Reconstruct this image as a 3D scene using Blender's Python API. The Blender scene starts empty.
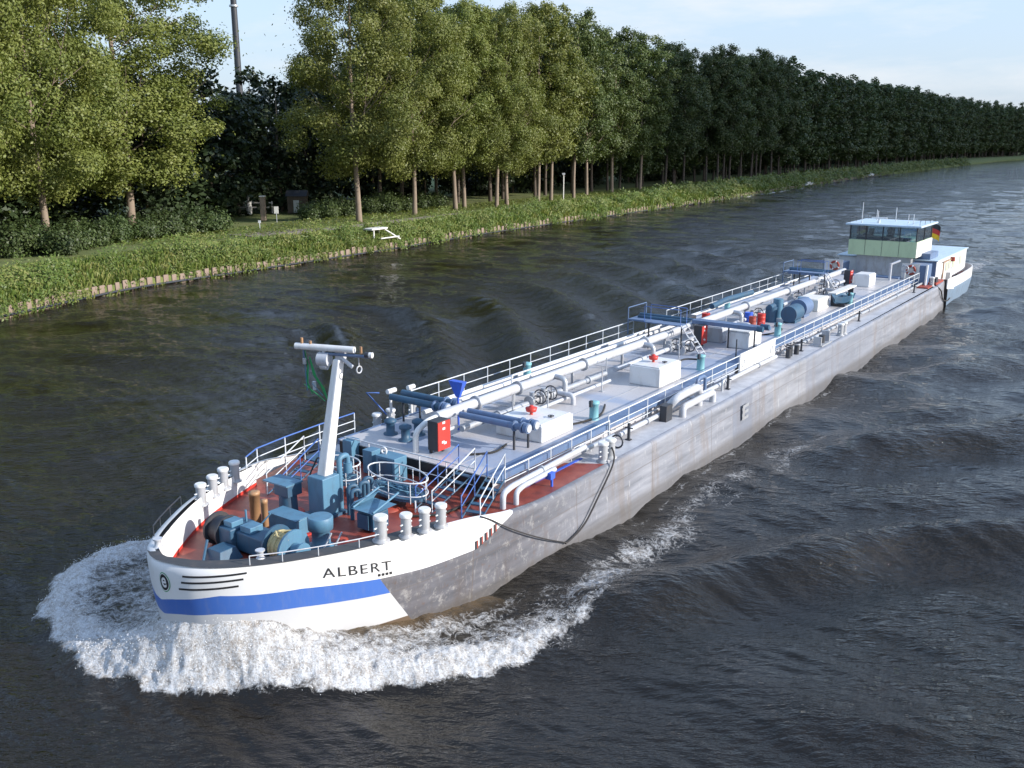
import bpy, math, random
import numpy as np
from mathutils import Vector, Matrix
random.seed(7); RNG=np.random.default_rng(7)
SC=bpy.context.scene; COL=SC.collection
R=math.radians

# ------------------------------------------------------------------ materials
def new_mat(name):
    m=bpy.data.materials.new(name); m.use_nodes=True
    nt=m.node_tree; nt.nodes.clear()
    out=nt.nodes.new('ShaderNodeOutputMaterial'); b=nt.nodes.new('ShaderNodeBsdfPrincipled')
    nt.links.new(b.outputs[0],out.inputs[0])
    return m,nt,b
def N(nt,t,**k):
    n=nt.nodes.new(t)
    for a,v in k.items(): setattr(n,a,v)
    return n
def noise(nt,scale,detail=4,rough=.6,vec=None,dim=None):
    n=N(nt,'ShaderNodeTexNoise'); n.inputs['Scale'].default_value=scale; n.inputs['Detail'].default_value=detail; n.inputs['Roughness'].default_value=rough
    if vec is not None: nt.links.new(vec,n.inputs['Vector'])
    return n
def ramp(nt,fac,stops,interp='LINEAR'):
    r=N(nt,'ShaderNodeValToRGB'); r.color_ramp.interpolation=interp
    e=r.color_ramp.elements
    while len(e)<len(stops): e.new(.5)
    for i,(p,c) in enumerate(stops):
        e[i].position=p; e[i].color=(*c,1) if len(c)==3 else c
    nt.links.new(fac,r.inputs[0]); return r
def mix(nt,fac,a,b,mode='MIX'):
    m=N(nt,'ShaderNodeMix',data_type='RGBA',blend_type=mode)
    for s,v in ((0,fac),(6,a),(7,b)):
        if isinstance(v,(int,float)): m.inputs[s].default_value=v
        elif isinstance(v,tuple): m.inputs[s].default_value=(*v,1)
        else: nt.links.new(v,m.inputs[s])
    return m.outputs[2]
def mth(nt,op,a,b=0,c=None):
    m=N(nt,'ShaderNodeMath',operation=op)
    for i,v in enumerate((a,b,c)):
        if v is None: continue
        if isinstance(v,(int,float)): m.inputs[i].default_value=v
        else: nt.links.new(v,m.inputs[i])
    return m.outputs[0]
def attr(nt,name): return N(nt,'ShaderNodeAttribute',attribute_name=name)
def bump(nt,b,h,strength=.3,dist=.02):
    n=N(nt,'ShaderNodeBump'); n.inputs['Strength'].default_value=strength; n.inputs['Distance'].default_value=dist
    nt.links.new(h,n.inputs['Height']); nt.links.new(n.outputs[0],b.inputs['Normal'])
def paint(name,col,rough=.4,dirt=(.1,.07,.05),amount=.35,scale=2.5,metal=0.,streak=True):
    """weathered paint: base colour, fine mottling, dirt patches"""
    m,nt,b=new_mat(name)
    tc=N(nt,'ShaderNodeTexCoord'); mp=N(nt,'ShaderNodeMapping'); nt.links.new(tc.outputs['Object'],mp.inputs[0])
    if streak: mp.inputs['Scale'].default_value=(1,1,.35)
    n1=noise(nt,scale,6,.65,mp.outputs[0]); n2=noise(nt,scale*9,3,.5,tc.outputs['Object'])
    f=ramp(nt,n1.outputs[0],[(.48,(0,0,0)),(.72,(1,1,1))])
    c=mix(nt,mth(nt,'MULTIPLY',f.outputs[0],amount),col,dirt)
    c2=mix(nt,.12,c,n2.outputs[1],'OVERLAY')
    nt.links.new(c2,b.inputs['Base Color'])
    b.inputs['Roughness'].default_value=rough; b.inputs['Metallic'].default_value=metal
    rr=N(nt,'ShaderNodeMapRange'); rr.inputs[3].default_value=max(.05,rough-.12); rr.inputs[4].default_value=min(1,rough+.25)
    nt.links.new(n1.outputs[0],rr.inputs[0]); nt.links.new(rr.outputs[0],b.inputs['Roughness'])
    bump(nt,b,n2.outputs[0],.15,.01)
    return m
M={}
M['white']=paint('white_paint',(.70,.70,.695),.35,(.32,.22,.14),.3)
M['rail']=paint('rail_white_paint',(.62,.65,.68),.4,(.3,.2,.15),.35,5)
M['railblue']=paint('rail_blue_paint',(.07,.15,.42),.4,(.05,.06,.1),.3,5)
M['bright_blue']=paint('bright_blue_paint',(.04,.12,.6),.4)
M['gear_blue']=paint('gear_blue_paint',(.032,.09,.155),.45,(.06,.06,.07),.5,3)
M['light_blue']=paint('light_blue_paint',(.085,.20,.30),.42,(.05,.06,.08),.35,3)
M['steel_blue']=paint('steel_blue_paint',(.11,.17,.29),.4,(.1,.08,.08),.4,3)
M['turq']=paint('turquoise_paint',(.18,.40,.44),.45,(.1,.1,.1),.3)
M['pipe']=paint('pipe_paint',(.47,.49,.53),.35,(.25,.17,.12),.45,3)
M['pipe2']=paint('silver_pipe',(.45,.47,.5),.35,(.2,.14,.1),.5,3,.4)
M['dark']=paint('dark_metal',(.03,.035,.045),.5,(.1,.06,.03),.3)
M['red']=paint('signal_red_paint',(.52,.04,.028),.4,(.2,.03,.02),.3)
M['red_deck2']=paint('oxide_red_paint',(.32,.05,.03),.5)
M['brown']=paint('tarnished_brass',(.36,.2,.1),.45,(.08,.05,.04),.5)
M['rope']=paint('rope_fibre',(.5,.42,.22),.9,(.2,.15,.08),.5,8)
M['ropeblack']=paint('black_rope',(.03,.028,.028),.85,(.1,.09,.08),.4,8)
M['green']=paint('green_cloth',(.02,.32,.1),.8,(.01,.12,.04),.5,4)
M['panelgreen']=paint('pale_green_panel',(.52,.62,.38),.4,(.3,.35,.2),.3)
M['black']=paint('black_paint',(.02,.02,.022),.4,(.05,.05,.05),.3)
M['roof']=paint('pale_blue_roof',(.5,.62,.72),.35,(.3,.32,.35),.35)
M['canvas']=paint('pale_canvas',(.68,.66,.62),.7,(.3,.25,.2),.35)
M['concrete']=paint('weathered_timber',(.25,.185,.145),.85,(.06,.065,.04),.8,2.5)
M['bark_dark']=paint('dark_bark',(.09,.07,.055),.9,(.04,.035,.03),.6,1.2)
M['bark']=paint('bark',(.24,.185,.14),.9,(.06,.05,.035),.6,1.2)
M['black_rubber']=paint('rubber',(.02,.02,.02),.8)
M['yellow']=paint('yellow_cloth',(.8,.5,.02),.8)
M['skin']=paint('skin',(.45,.25,.17),.5,(.4,.2,.15),.1)
M['cloth']=paint('dark_clothing',(.02,.025,.04),.9)
def glass():
    m,nt,b=new_mat('window_glass')
    b.inputs['Base Color'].default_value=(.05,.09,.12,1); b.inputs['Roughness'].default_value=.04
    b.inputs['Transmission Weight'].default_value=.0
    out=[n for n in nt.nodes if n.type=='OUTPUT_MATERIAL'][0]
    tr=N(nt,'ShaderNodeBsdfTransparent'); tr.inputs[0].default_value=(.75,.86,.92,1)
    mx=N(nt,'ShaderNodeMixShader'); fr=N(nt,'ShaderNodeFresnel'); fr.inputs[0].default_value=1.6
    f=mth(nt,'MULTIPLY_ADD',fr.outputs[0],.8,.12)
    gl=N(nt,'ShaderNodeBsdfGlossy'); gl.inputs['Roughness'].default_value=.02; nt.links.new(f,mx.inputs[0]); nt.links.new(tr.outputs[0],mx.inputs[1]); nt.links.new(gl.outputs[0],mx.inputs[2]); nt.links.new(mx.outputs[0],out.inputs[0])
    return m
M['glass']=glass()

# ------------------------------------------------------------------ tagging
def tag(o,label=None,cat=None,group=None,kind=None):
    for k,v in (('label',label),('category',cat),('group',group),('kind',kind)):
        if v: o[k]=v
    return o
def empty(name,loc=(0,0,0),rz=0,parent=None):
    o=bpy.data.objects.new(name,None); COL.objects.link(o); o.location=loc; o.rotation_euler=(0,0,rz); o.empty_display_size=.3
    if parent: o.parent=parent
    return o
CV=3.1
def SL(p): return (p[0],CV-p[1],p[2])      # ship measure (u aft, v to port, z up) -> barge local axes
def ID(p): return tuple(p)
class MB:
    def __init__(s,f=SL): s.v=[];s.f=[];s.sm=[];s.T=f
    def add(s,vs,fs,smooth=False):
        o=len(s.v); s.v+= [s.T(p) for p in vs]; s.f+=[tuple(i+o for i in f) for f in fs]; s.sm+=[smooth]*len(fs)
        return s
    def box(s,u0,u1,v0,v1,z0,z1):
        vs=[(u,v,z) for u in(u0,u1) for v in(v0,v1) for z in(z0,z1)]
        return s.add(vs,[(0,1,3,2),(4,6,7,5),(0,4,5,1),(2,3,7,6),(0,2,6,4),(1,5,7,3)])
    def obox(s,c,size,rot=(0,0,0)):
        from mathutils import Euler
        m=Euler(rot).to_matrix(); a,b,d=[x/2 for x in size]
        vs=[tuple(Vector(c)+m@Vector((x,y,z))) for x in(-a,a) for y in(-b,b) for z in(-d,d)]
        return s.add(vs,[(0,1,3,2),(4,6,7,5),(0,4,5,1),(2,3,7,6),(0,2,6,4),(1,5,7,3)])
    def tube(s,pts,r,n=8,caps=True,closed=False):
        P=[Vector(p) for p in pts]; rs=r if isinstance(r,(list,tuple)) else [r]*len(P)
        k=len(P); vs=[];up=None
        for i in range(k):
            if closed: d=(P[(i+1)%k]-P[i-1])
            else: d=(P[min(i+1,k-1)]-P[max(i-1,0)])
            d.normalize()
            if up is None:
                up=Vector((0,0,1)) if abs(d.z)<.9 else Vector((1,0,0))
            a=d.cross(up)
            if a.length<1e-4: a=d.orthogonal()
            a.normalize(); b=a.cross(d).normalized(); up=b
            for j in range(n):
                t=2*math.pi*j/n; vs.append(tuple(P[i]+rs[i]*(math.cos(t)*a+math.sin(t)*b)))
        fs=[]
        for i in range(k if closed else k-1):
            for j in range(n):
                a0=i*n+j;a1=i*n+(j+1)%n;b0=((i+1)%k)*n+j;b1=((i+1)%k)*n+(j+1)%n
                fs.append((a0,a1,b1,b0))
        s.add(vs,fs,True)
        if caps and not closed:
            s.add(vs[:n],[tuple(range(n-1,-1,-1))]); s.add(vs[-n:],[tuple(range(n))])
        return s
    def pipe(s,pts,r,n=10,bend=None):
        """tube with rounded corners"""
        bend=bend or r*2.2; P=[Vector(p) for p in pts]; o=[P[0]]
        for i in range(1,len(P)-1):
            a=(P[i-1]-P[i]);b=(P[i+1]-P[i]); k=min(bend,a.length*.45,b.length*.45)
            a=P[i]+a.normalized()*k; b=P[i]+b.normalized()*k
            for t in (0,.25,.5,.75,1): o.append((1-t)**2*a+2*t*(1-t)*P[i]+t*t*b)
        o.append(P[-1]); return s.tube(o,r,n)
    def cyl(s,p,r,h,n=14,r2=None):
        r2=r if r2 is None else r2
        return s.tube([p,(p[0],p[1],p[2]+h)],[r,r2],n)
    def lathe(s,c,prof,n=16):
        vs=[];k=len(prof)
        for r,z in prof:
            for j in range(n):
                t=2*math.pi*j/n; vs.append((c[0]+r*math.cos(t),c[1]+r*math.sin(t),c[2]+z))
        fs=[(i*n+j,i*n+(j+1)%n,(i+1)*n+(j+1)%n,(i+1)*n+j) for i in range(k-1) for j in range(n)]
        s.add(vs,fs,True); 
        s.add(vs[-n:],[tuple(range(n))]); return s
    def ring(s,c,rad,r,axis='z',n=20,m=6,sx=1,sy=1):
        pts=[]
        for i in range(n):
            t=2*math.pi*i/n; a,b=math.cos(t)*rad*sx,math.sin(t)*rad*sy
            pts.append({'z':(c[0]+a,c[1]+b,c[2]),'u':(c[0],c[1]+a,c[2]+b),'v':(c[0]+a,c[1],c[2]+b)}[axis])
        return s.tube(pts,r,m,closed=True)
    def build(s,name,mat,parent=None,loc=None,bevel=0):
        me=bpy.data.meshes.new(name); me.from_pydata(s.v,[],s.f); me.materials.append(mat if not isinstance(mat,str) else M[mat])
        me.polygons.foreach_set('use_smooth',s.sm)
        import bmesh
        bm=bmesh.new(); bm.from_mesh(me); bmesh.ops.recalc_face_normals(bm,faces=bm.faces); bm.to_mesh(me); bm.free()
        o=bpy.data.objects.new(name,me); COL.objects.link(o)
        if parent: o.parent=parent
        if loc: o.location=loc
        if bevel:
            md=o.modifiers.new('bevel','BEVEL'); md.width=bevel; md.segments=2; md.limit_method='ANGLE'; md.angle_limit=R(50)
        return o
def cp(o,parent=None,loc=None,rz=None,kids=True):
    c=o.copy(); COL.objects.link(c); c.parent=parent if parent is not None else o.parent
    if loc is not None: c.location=loc
    if rz is not None: c.rotation_euler=(0,0,rz)
    if kids:
        for k in [x for x in bpy.data.objects if x.parent==o]: cp(k,c)
    return c
# ------------------------------------------------------------------ the barge
O=(-11.794,28.643,0.0); TH=R(35.4934)
UX,UY=math.sin(TH),math.cos(TH); VX,VY=math.cos(TH),-math.sin(TH)
def W(u,v,z=0): return (O[0]+u*UX+v*VX,O[1]+u*UY+v*VY,z)
CX0,CY0=W(0,CV)[:2]
barge=empty('tanker_barge',(CX0,CY0,0),math.pi/2-TH)
tag(barge,'long grey tanker barge with white and blue bow, under way on the canal','barge')
STP=[(-2.25,3.65,3.45,-1.75,3.65),(-2.2,4.1,3.45,-1.7,4.1),(-1.93,4.95,3.44,-1.4,4.85),(-1.35,5.75,3.42,-.8,5.6),(-.4,6.5,3.38,.1,6.3),
 (.9,7.2,3.33,1.4,6.95),(2.4,7.8,3.27,2.9,7.55),(4.2,8.25,3.2,4.5,8.05),(6.2,8.52,3.0,6.4,8.42),(8.2,8.62,2.62,8.3,8.65),(10.2,8.65,2.42,10.3,8.75),(12.5,8.65,2.4,12.5,8.78),(16,8.65,2.4,16,8.78)]
STS=[(-2.25,3.65,3.45,-1.75,3.65),(-2.15,3.2,3.45,-1.65,3.2),(-1.75,2.5,3.44,-1.25,2.55),(-.95,1.75,3.42,-.5,1.85),(.1,.95,3.38,.6,1.1),
 (1.3,.15,3.33,1.8,.35),(2.7,-.55,3.27,3.1,-.35),(4.4,-1.25,3.2,4.7,-1.1),(6.2,-1.85,3.0,6.4,-1.75),(8.2,-2.25,2.62,8.3,-2.2),(10.2,-2.42,2.42,10.3,-2.5),(12.5,-2.45,2.4,12.5,-2.58),(16,-2.45,2.4,16,-2.58)]
def cr(a,b,c,d,t): return .5*((2*b)+(-a+c)*t+(2*a-5*b+4*c-d)*t*t+(-a+3*b-3*c+d)*t**3)
def st(t):
    n=len(STP)-1; A,B=(STP,STS) if t>=0 else (STS,STP); t=min(n-1e-6,abs(t)); i=int(t); f=t-i
    g=lambda j:(A[j] if 0<=j<=n else (B[1] if j<0 else tuple(2*x-y for x,y in zip(A[n],A[n-1]))))
    return tuple(cr(g(i-1)[k],g(i)[k],g(i+1)[k],g(i+2)[k],f) for k in range(5))
def hp(t,z,off=0):
    tu,tv,tz,wu,wv=st(t)
    q=max(0,(tz-z)/tz); p=q**1.8
    u=tu+(wu-tu)*p; v=tv+(wv-tv)*p
    if off:
        a=hp(t-.05,z);b=hp(t+.05,z)
        dx,dy=b[0]-a[0],b[1]-a[1];l=math.hypot(dx,dy); u+=-dy/l*off; v+=dx/l*off
    return (u,v,z)
def pl(x,xs,ys): return float(np.interp(x,xs,ys))
T1=([0,1.2,2.67,3.83,4.53,5.33,6.03,6.95,8,8.6,9.07,10.5],[2.22,2.36,2.6,2.52,2.48,2.32,2.16,2.0,1.92,2.28,2.56,4.2])
T2=([0,2.5,3.7,4.42,5.35,6.2,7],[1.75,2.0,1.94,1.88,1.72,1.56,1.5])
# columns: (kind, param)
cols=[(-12+.1*i) for i in range(0,241)]
def column(side,t=None,u=None):
    """list of points from deck edge down to the keel"""
    pts=[]
    if t is not None:
        tz=st(t)[2]
        rnd=[] 
        zs=[tz-.0,tz-.02]+[tz-.02-(tz-.02+.9)*k/34 for k in range(1,35)]
        for z in zs:
            p=hp(t,max(z,0)); pts.append((p[0],p[1],z))
        for k,(io,dz_) in enumerate(((-.24,.012),(-.10,.004),(-.03,-.05))):
            p=hp(t,tz,io); pts[k]=(p[0],p[1],tz+dz_)
        return pts
hv=[];hf=[];A=[[],[],[],[]]
ncol=len(cols)
def attrs(t,z):
    a=abs(t)
    return (z-pl(a,*T1), z-pl(a,*T2), 6.03+(2.16-z)*.3-a, z-pl(a,[0,2,3.1,5,6.5],[.3,.5,1.1,.55,.5]))
for t in cols:
    for p in column(0,t):
        hv.append(SL(p)); 
        for k,x in enumerate(attrs(t,p[2])): A[k].append(x)
nr=36
for i in range(ncol-1):
    for j in range(nr-1): hf.append((i*nr+j,(i+1)*nr+j,(i+1)*nr+j+1,i*nr+j+1))
# straight sides aft
US=[16+ (77.6-16)*i/60 for i in range(61)]
def side(sgn,topv,botv,far):
    base=len(hv); 
    for u in US:
        sh=0; zt=2.4
        k=max(0,(u-72)/5.6); dv=-.35*k*k
        zs=[zt+.03,zt-.02]+[zt-.02-(zt-.02+.9)*j/34 for j in range(1,35)]
        for j,z in enumerate(zs):
            q=max(0,(2.4-max(z,0))/2.4)**1.8
            v=topv+(botv-topv)*q; 
            if j<3: v-=(.24,.10,.03)[j]*sgn; z=(2.412,2.404,2.35)[j]
            v+=dv*sgn
            hv.append(SL((u,v,z)))
            for kk,x in enumerate((-1,-1,-9,1)): A[kk].append(x)
    for i in range(len(US)-1):
        for j in range(nr-1):
            f=(base+i*nr+j,base+(i+1)*nr+j,base+(i+1)*nr+j+1,base+i*nr+j+1); hf.append(f)
    return base
bp=side(1,8.65,8.78,0); bs=side(-1,-2.45,-2.58,0)
# aft closing wall
e1=bp+60*nr; e2=bs+60*nr
for j in range(nr-1): hf.append((e1+j,e2+j,e2+j+1,e1+j+1))
me=bpy.data.meshes.new('hull'); me.from_pydata(hv,[],hf)
for k,nm in enumerate(('a_top','a_bot','a_diag','a_low')):
    at=me.attributes.new(nm,'FLOAT','POINT'); at.data.foreach_set('value',A[k])
me.polygons.foreach_set('use_smooth',[True]*len(hf))
# hull material
m,nt,b=new_mat('hull_paint')
tc=N(nt,'ShaderNodeTexCoord'); sx=N(nt,'ShaderNodeSeparateXYZ'); nt.links.new(tc.outputs['Object'],sx.inputs[0])
mp=N(nt,'ShaderNodeMapping'); mp.inputs['Scale'].default_value=(1,1,.18); nt.links.new(tc.outputs['Object'],mp.inputs[0])
mp2=N(nt,'ShaderNodeMapping'); mp2.inputs['Scale'].default_value=(.12,.12,1.2); nt.links.new(tc.outputs['Object'],mp2.inputs[0])
n1=noise(nt,1.1,8,.7,mp.outputs[0]); n2=noise(nt,2.2,7,.65,mp2.outputs[0]); n3=noise(nt,.22,3,.5,tc.outputs['Object']); n4=noise(nt,7,5,.7,mp.outputs[0]); n5=noise(nt,3.0,8,.75,tc.outputs['Object'])
fine=noise(nt,30,4,.6,tc.outputs['Object'])
g0=ramp(nt,n2.outputs[0],[(.3,(.15,.16,.185)),(.5,(.235,.245,.28)),(.7,(.32,.33,.37))]).outputs[0]
g1=mix(nt,mth(nt,'MULTIPLY',ramp(nt,n1.outputs[0],[(.5,(0,0,0)),(.62,(1,1,1))]).outputs[0],.5),g0,(.2,.17,.155))
g1=mix(nt,mth(nt,'MULTIPLY',ramp(nt,n4.outputs[0],[(.6,(0,0,0)),(.68,(1,1,1))]).outputs[0],.55),g1,(.55,.55,.56))
# bow plating is darker bare steel, mid body lighter paint, some repainted panels
fw=N(nt,'ShaderNodeMapRange'); fw.inputs[1].default_value=8; fw.inputs[2].default_value=17; nt.links.new(sx.outputs[0],fw.inputs[0])
dk=mix(nt,1.0,g1,(.50,.48,.48),'MULTIPLY')
dk=mix(nt,mth(nt,'MULTIPLY',ramp(nt,n5.outputs[0],[(.54,(0,0,0)),(.64,(1,1,1))]).outputs[0],.5),dk,(.40,.385,.37))
dk=mix(nt,mth(nt,'MULTIPLY',ramp(nt,n5.outputs[0],[(.34,(1,1,1)),(.42,(0,0,0))]).outputs[0],.5),dk,(.13,.075,.05))
g2=mix(nt,fw.outputs[0],dk,g1)
def panel(c,u0,u1,col,f):
    a=mth(nt,'MULTIPLY',mth(nt,'GREATER_THAN',sx.outputs[0],u0),mth(nt,'LESS_THAN',sx.outputs[0],u1))
    return mix(nt,mth(nt,'MULTIPLY',a,f),c,col)
g2=panel(g2,27.4,30.0,(.17,.19,.24),.55); g2=panel(g2,38.5,52.5,(.2,.22,.27),.4); g2=panel(g2,33,38.4,(.4,.4,.41),.15)
# plate seams
sm=mth(nt,'PINGPONG',sx.outputs[0],3.1); sm=mth(nt,'LESS_THAN',sm,.025)
g2=mix(nt,mth(nt,'MULTIPLY',sm,.6),g2,(.12,.1,.09))
sz=mth(nt,'LESS_THAN',mth(nt,'ABSOLUTE',mth(nt,'SUBTRACT',sx.outputs[2],1.55)),.02)
g2=mix(nt,mth(nt,'MULTIPLY',sz,.5),g2,(.12,.1,.09))
wl=N(nt,'ShaderNodeMapRange'); wl.inputs[1].default_value=.55; wl.inputs[2].default_value=.2; nt.links.new(sx.outputs[2],wl.inputs[0])
g2=mix(nt,mth(nt,'MULTIPLY',wl.outputs[0],.6),g2,(.085,.075,.065))
def gt(n): return mth(nt,'GREATER_THAN',attr(nt,n).outputs['Fac'],0)
low=mix(nt,gt('a_low'),(.13,.09,.06),(.54,.54,.55))
bb=mix(nt,gt('a_bot'),low,mix(nt,mth(nt,'MULTIPLY',ramp(nt,n4.outputs[0],[(.5,(0,0,0)),(.7,(1,1,1))]).outputs[0],.3),(.05,.135,.44),(.16,.2,.36)))
lower=mix(nt,gt('a_diag'),g2,bb)
wh=mix(nt,mth(nt,'MULTIPLY',ramp(nt,n1.outputs[0],[(.5,(0,0,0)),(.75,(1,1,1))]).outputs[0],.4),(.70,.70,.70),(.46,.41,.36))
wh=mix(nt,mth(nt,'MULTIPLY',ramp(nt,n4.outputs[0],[(.62,(0,0,0)),(.7,(1,1,1))]).outputs[0],.35),wh,(.4,.29,.2))
full=mix(nt,gt('a_top'),lower,wh)
nt.links.new(full,b.inputs['Base Color']); b.inputs['Roughness'].default_value=.45
hb=mix(nt,.5,fine.outputs[0],n3.outputs[0]); bump(nt,b,n3.outputs[0],.5,.12)
M['hull']=m; me.materials.append(m)
hull=bpy.data.objects.new('hull',me); COL.objects.link(hull); hull.parent=barge
hull['label']='grey steel hull, white and blue painted bow'

# writing and marks wrapped on the bow plating
def wrap_text(body,name,mat,t0,z0,height,width=None,rot=0.,italic=0.,off=.012,bold=0.0,parent=None,zend=None):
    cu=bpy.data.curves.new(name,'FONT'); cu.body=body; cu.size=1; cu.offset=bold; cu.space_character=1.18
    ob=bpy.data.objects.new(name,cu); COL.objects.link(ob); bpy.context.view_layer.update()
    tm=ob.to_mesh(); vs=[tuple(v.co) for v in tm.vertices]; fs=[tuple(p.vertices) for p in tm.polygons]; ob.to_mesh_clear()
    bpy.data.objects.remove(ob)
    xs=[p[0] for p in vs]; ys=[p[1] for p in vs]; x0,x1,y0,y1=min(xs),max(xs),min(ys),max(ys)
    return vs,fs,(x0,x1,y0,y1)
def hull_arc(t0,t1,n=60,z=2.7):
    """arc-length table on the port bow"""
    ts=[t0+(t1-t0)*i/n for i in range(n+1)]; L=[0]
    for a,b2 in zip(ts,ts[1:]):
        p,q=hp(a,z),hp(b2,z); L.append(L[-1]+math.hypot(p[0]-q[0],p[1]-q[1]))
    return ts,L
def on_hull(name,mat,vs,fs,box,ta,tb,za,zb,h,off=.014,parent=hull):
    x0,x1,y0,y1=box; ts,L=hull_arc(ta,tb); out=[]
    for (x,y,*_) in vs:
        f=(x-x0)/(x1-x0); t=float(np.interp(f*L[-1],L,ts)); z=za+(zb-za)*f+(y-y0)/(y1-y0)*h
        out.append(hp(t,z,off))
    mb=MB(); mb.add(out,fs); return mb.build(name,mat,parent)
vs,fs,bx=wrap_text('ALBERT','t',None,0,0,0,bold=.0)
on_hull('name_lettering','black',vs,fs,bx,4.93,6.27,2.68,2.36,.31)
def strip(ta,tb,za,zb,h,name='hull_stripe',mat='black',n=14):
    vs=[];fs=[]
    for i in range(n+1):
        f=i/n; t=ta+(tb-ta)*f; z=za+(zb-za)*f
        vs+= [hp(t,z-h/2,.012),hp(t,z+h/2,.012)]
        if i: fs.append((2*i-2,2*i,2*i+1,2*i-1))
    MB().add(vs,fs).build(name,mat,hull)
strip(1.62,3.42,3.16,3.26,.06); strip(1.55,3.33,2.96,3.08,.06); strip(1.43,3.2,2.74,2.88,.06)
for k in range(4): strip(6.0+.075*k,6.05+.075*k,2.30-.015*k,2.29-.015*k,.09,'draught_mark','black',2)
for k in range(5): strip(8.02+.12*k,8.08+.12*k,2.06+.07*k,2.065+.07*k,.3,'freeing_port','dark',2)
for k in range(5): strip(8.07+.12*k,8.10+.12*k,2.07+.07*k,2.075+.07*k,.28,'red_bar','red_deck2',2)
# emblem: dark disc, green rim, white letter e
def disc(r,off,name,mat,t0=.72,z0=2.86,n=28,r0=0):
    ts,L=hull_arc(t0,t0+1.5,60,z0); vs=[];fs=[]
    def P(x,y):
        # x along the plating (towards aft), y up
        t=t0+x/ (L[-1]/1.5); return hp(t,z0+y,off)
    if r0==0:
        vs=[P(0,0)]+[P(r*math.cos(2*math.pi*i/n),r*math.sin(2*math.pi*i/n)) for i in range(n)]
        fs=[(0,1+i,1+(i+1)%n) for i in range(n)]
    else:
        vs=[P(q*math.cos(2*math.pi*i/n),q*math.sin(2*math.pi*i/n)) for i in range(n) for q in(r0,r)]
        fs=[(2*i,2*i+1,(2*i+3)%(2*n),(2*i+2)%(2*n)) for i in range(n)]
    return MB().add(vs,fs).build(name,mat,hull)
disc(.31,.010,'emblem_rim','green'); disc(.285,.014,'emblem_ring','white'); disc(.255,.018,'emblem_disc','black')
vs,fs,bx=wrap_text('e','t',None,0,0,0,bold=.02)
on_hull('emblem_letter','white',vs,fs,bx,.56,.90,2.70,2.70,.32,.023)
vs,fs,bx=wrap_text('E','t',None,0,0,0,bold=.03)
def side_text(vs,fs,bx,u0,u1,z0,z1,name,mat):
    x0,x1,y0,y1=bx
    MB().add([(u0+(p[0]-x0)/(x1-x0)*(u1-u0),8.80,z0+(p[1]-y0)/(y1-y0)*(z1-z0)) for p in vs],fs).build(name,mat,hull)
side_text(vs,fs,bx,28.4,29.2,1.0,1.8,'tank_mark','pipe2')

# bow ledge (dark top) with inner bulwark face, both sides, round the stem
TI=7.4
def sm01(x): x=max(0,min(1,x)); return x*x*(3-2*x)
def ldrop(t): return -.28*sm01((-t-1.0)/1.5)
def inner(t,z=None,w=.56):
    tz=st(t)[2]; k=min(1,max(.1,(abs(t))/3)); ww=w*(.55+.45*k)*(1 if t>0 else 1-.25*sm01(-t/2))
    p=hp(t,tz,-ww); return (p[0],p[1],tz+.0 if z is None else z)
ts=[-TI+ .1*i for i in range(int(2*TI/.1)+1)]
mb=MB(); vs=[];fs=[]
for i,t in enumerate(ts):
    o_=hp(t,st(t)[2],-.03); a=inner(t)
    vs+=[(o_[0],o_[1],st(t)[2]+.035+ldrop(t)*.6),(a[0]*.0+hp(t,st(t)[2],-.6 if t<0 else -.9)[0]*0+a[0],a[1],st(t)[2]+.035+ldrop(t))]
    if i: fs.append((2*i-2,2*i,2*i+1,2*i-1))
mb.add(vs,fs,True).build('bow_ledge',paint('ledge_grey',(.05,.052,.056),.6,(.12,.1,.09),.6),hull)
mb=MB(); vs=[];fs=[]
for i,t in enumerate(ts):
    a=inner(t); b2=inner(t,None,.59)
    vs+=[(a[0],a[1],st(t)[2]+.034),(b2[0],b2[1],st(t)[2]-.06),(b2[0],b2[1],2.30)]
    if i: 
        j=3*i; fs+=[(j-3,j,j+1,j-2),(j-2,j+1,j+2,j-1)]
# end caps
for e in (0,len(ts)-1):
    t=ts[e]; p=hp(t,st(t)[2],-.02); mb.add([inner(t),(p[0],p[1],st(t)[2]+.03),(p[0],p[1],2.3),inner(t,2.3)],[(0,1,2,3)])
bul=mb.add(vs,fs,True).build('bulwark','white',barge)
mb=MB();vs=[];fs=[]
for i,t in enumerate(ts):
    b2=inner(t,None,.595); vs+=[(b2[0],b2[1],2.52),(b2[0],b2[1],2.31)]
    if i: fs.append((2*i-2,2*i,2*i+1,2*i-1))
mb.add(vs,fs,True).build('bulwark_foot','red',bul)

# main deck sheet
mb=MB(); vs=[];fs=[]
dt=[.25*i for i in range(0,49)]+[None]
for i,t in enumerate(dt):
    if t is None: a=(77.6,8.2,2.4); c=(77.6,-2.0,2.4)
    else: a=hp(t,2.4,-.12); c=hp(-t if t else 0,2.4,-.12)
    a=(a[0],a[1],2.4);c=(c[0],c[1],2.4)
    if i==0: c=(a[0],a[1]-.01,2.4)
    vs+=[c,((c[0]+a[0])/2,(c[1]+a[1])/2,2.4),a]
    if i: j=3*i; fs+=[(j-3,j,j+1,j-2),(j-2,j+1,j+2,j-1)]
m,nt,b=new_mat('deck_paint')
tc=N(nt,'ShaderNodeTexCoord'); sx=N(nt,'ShaderNodeSeparateXYZ'); nt.links.new(tc.outputs['Object'],sx.inputs[0])
n1=noise(nt,1.4,7,.7,tc.outputs['Object']); n2=noise(nt,12,4,.6,tc.outputs['Object'])
red=ramp(nt,n1.outputs[0],[(.3,(.13,.03,.024)),(.5,(.24,.045,.03)),(.7,(.33,.085,.055))]).outputs[0]
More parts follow.
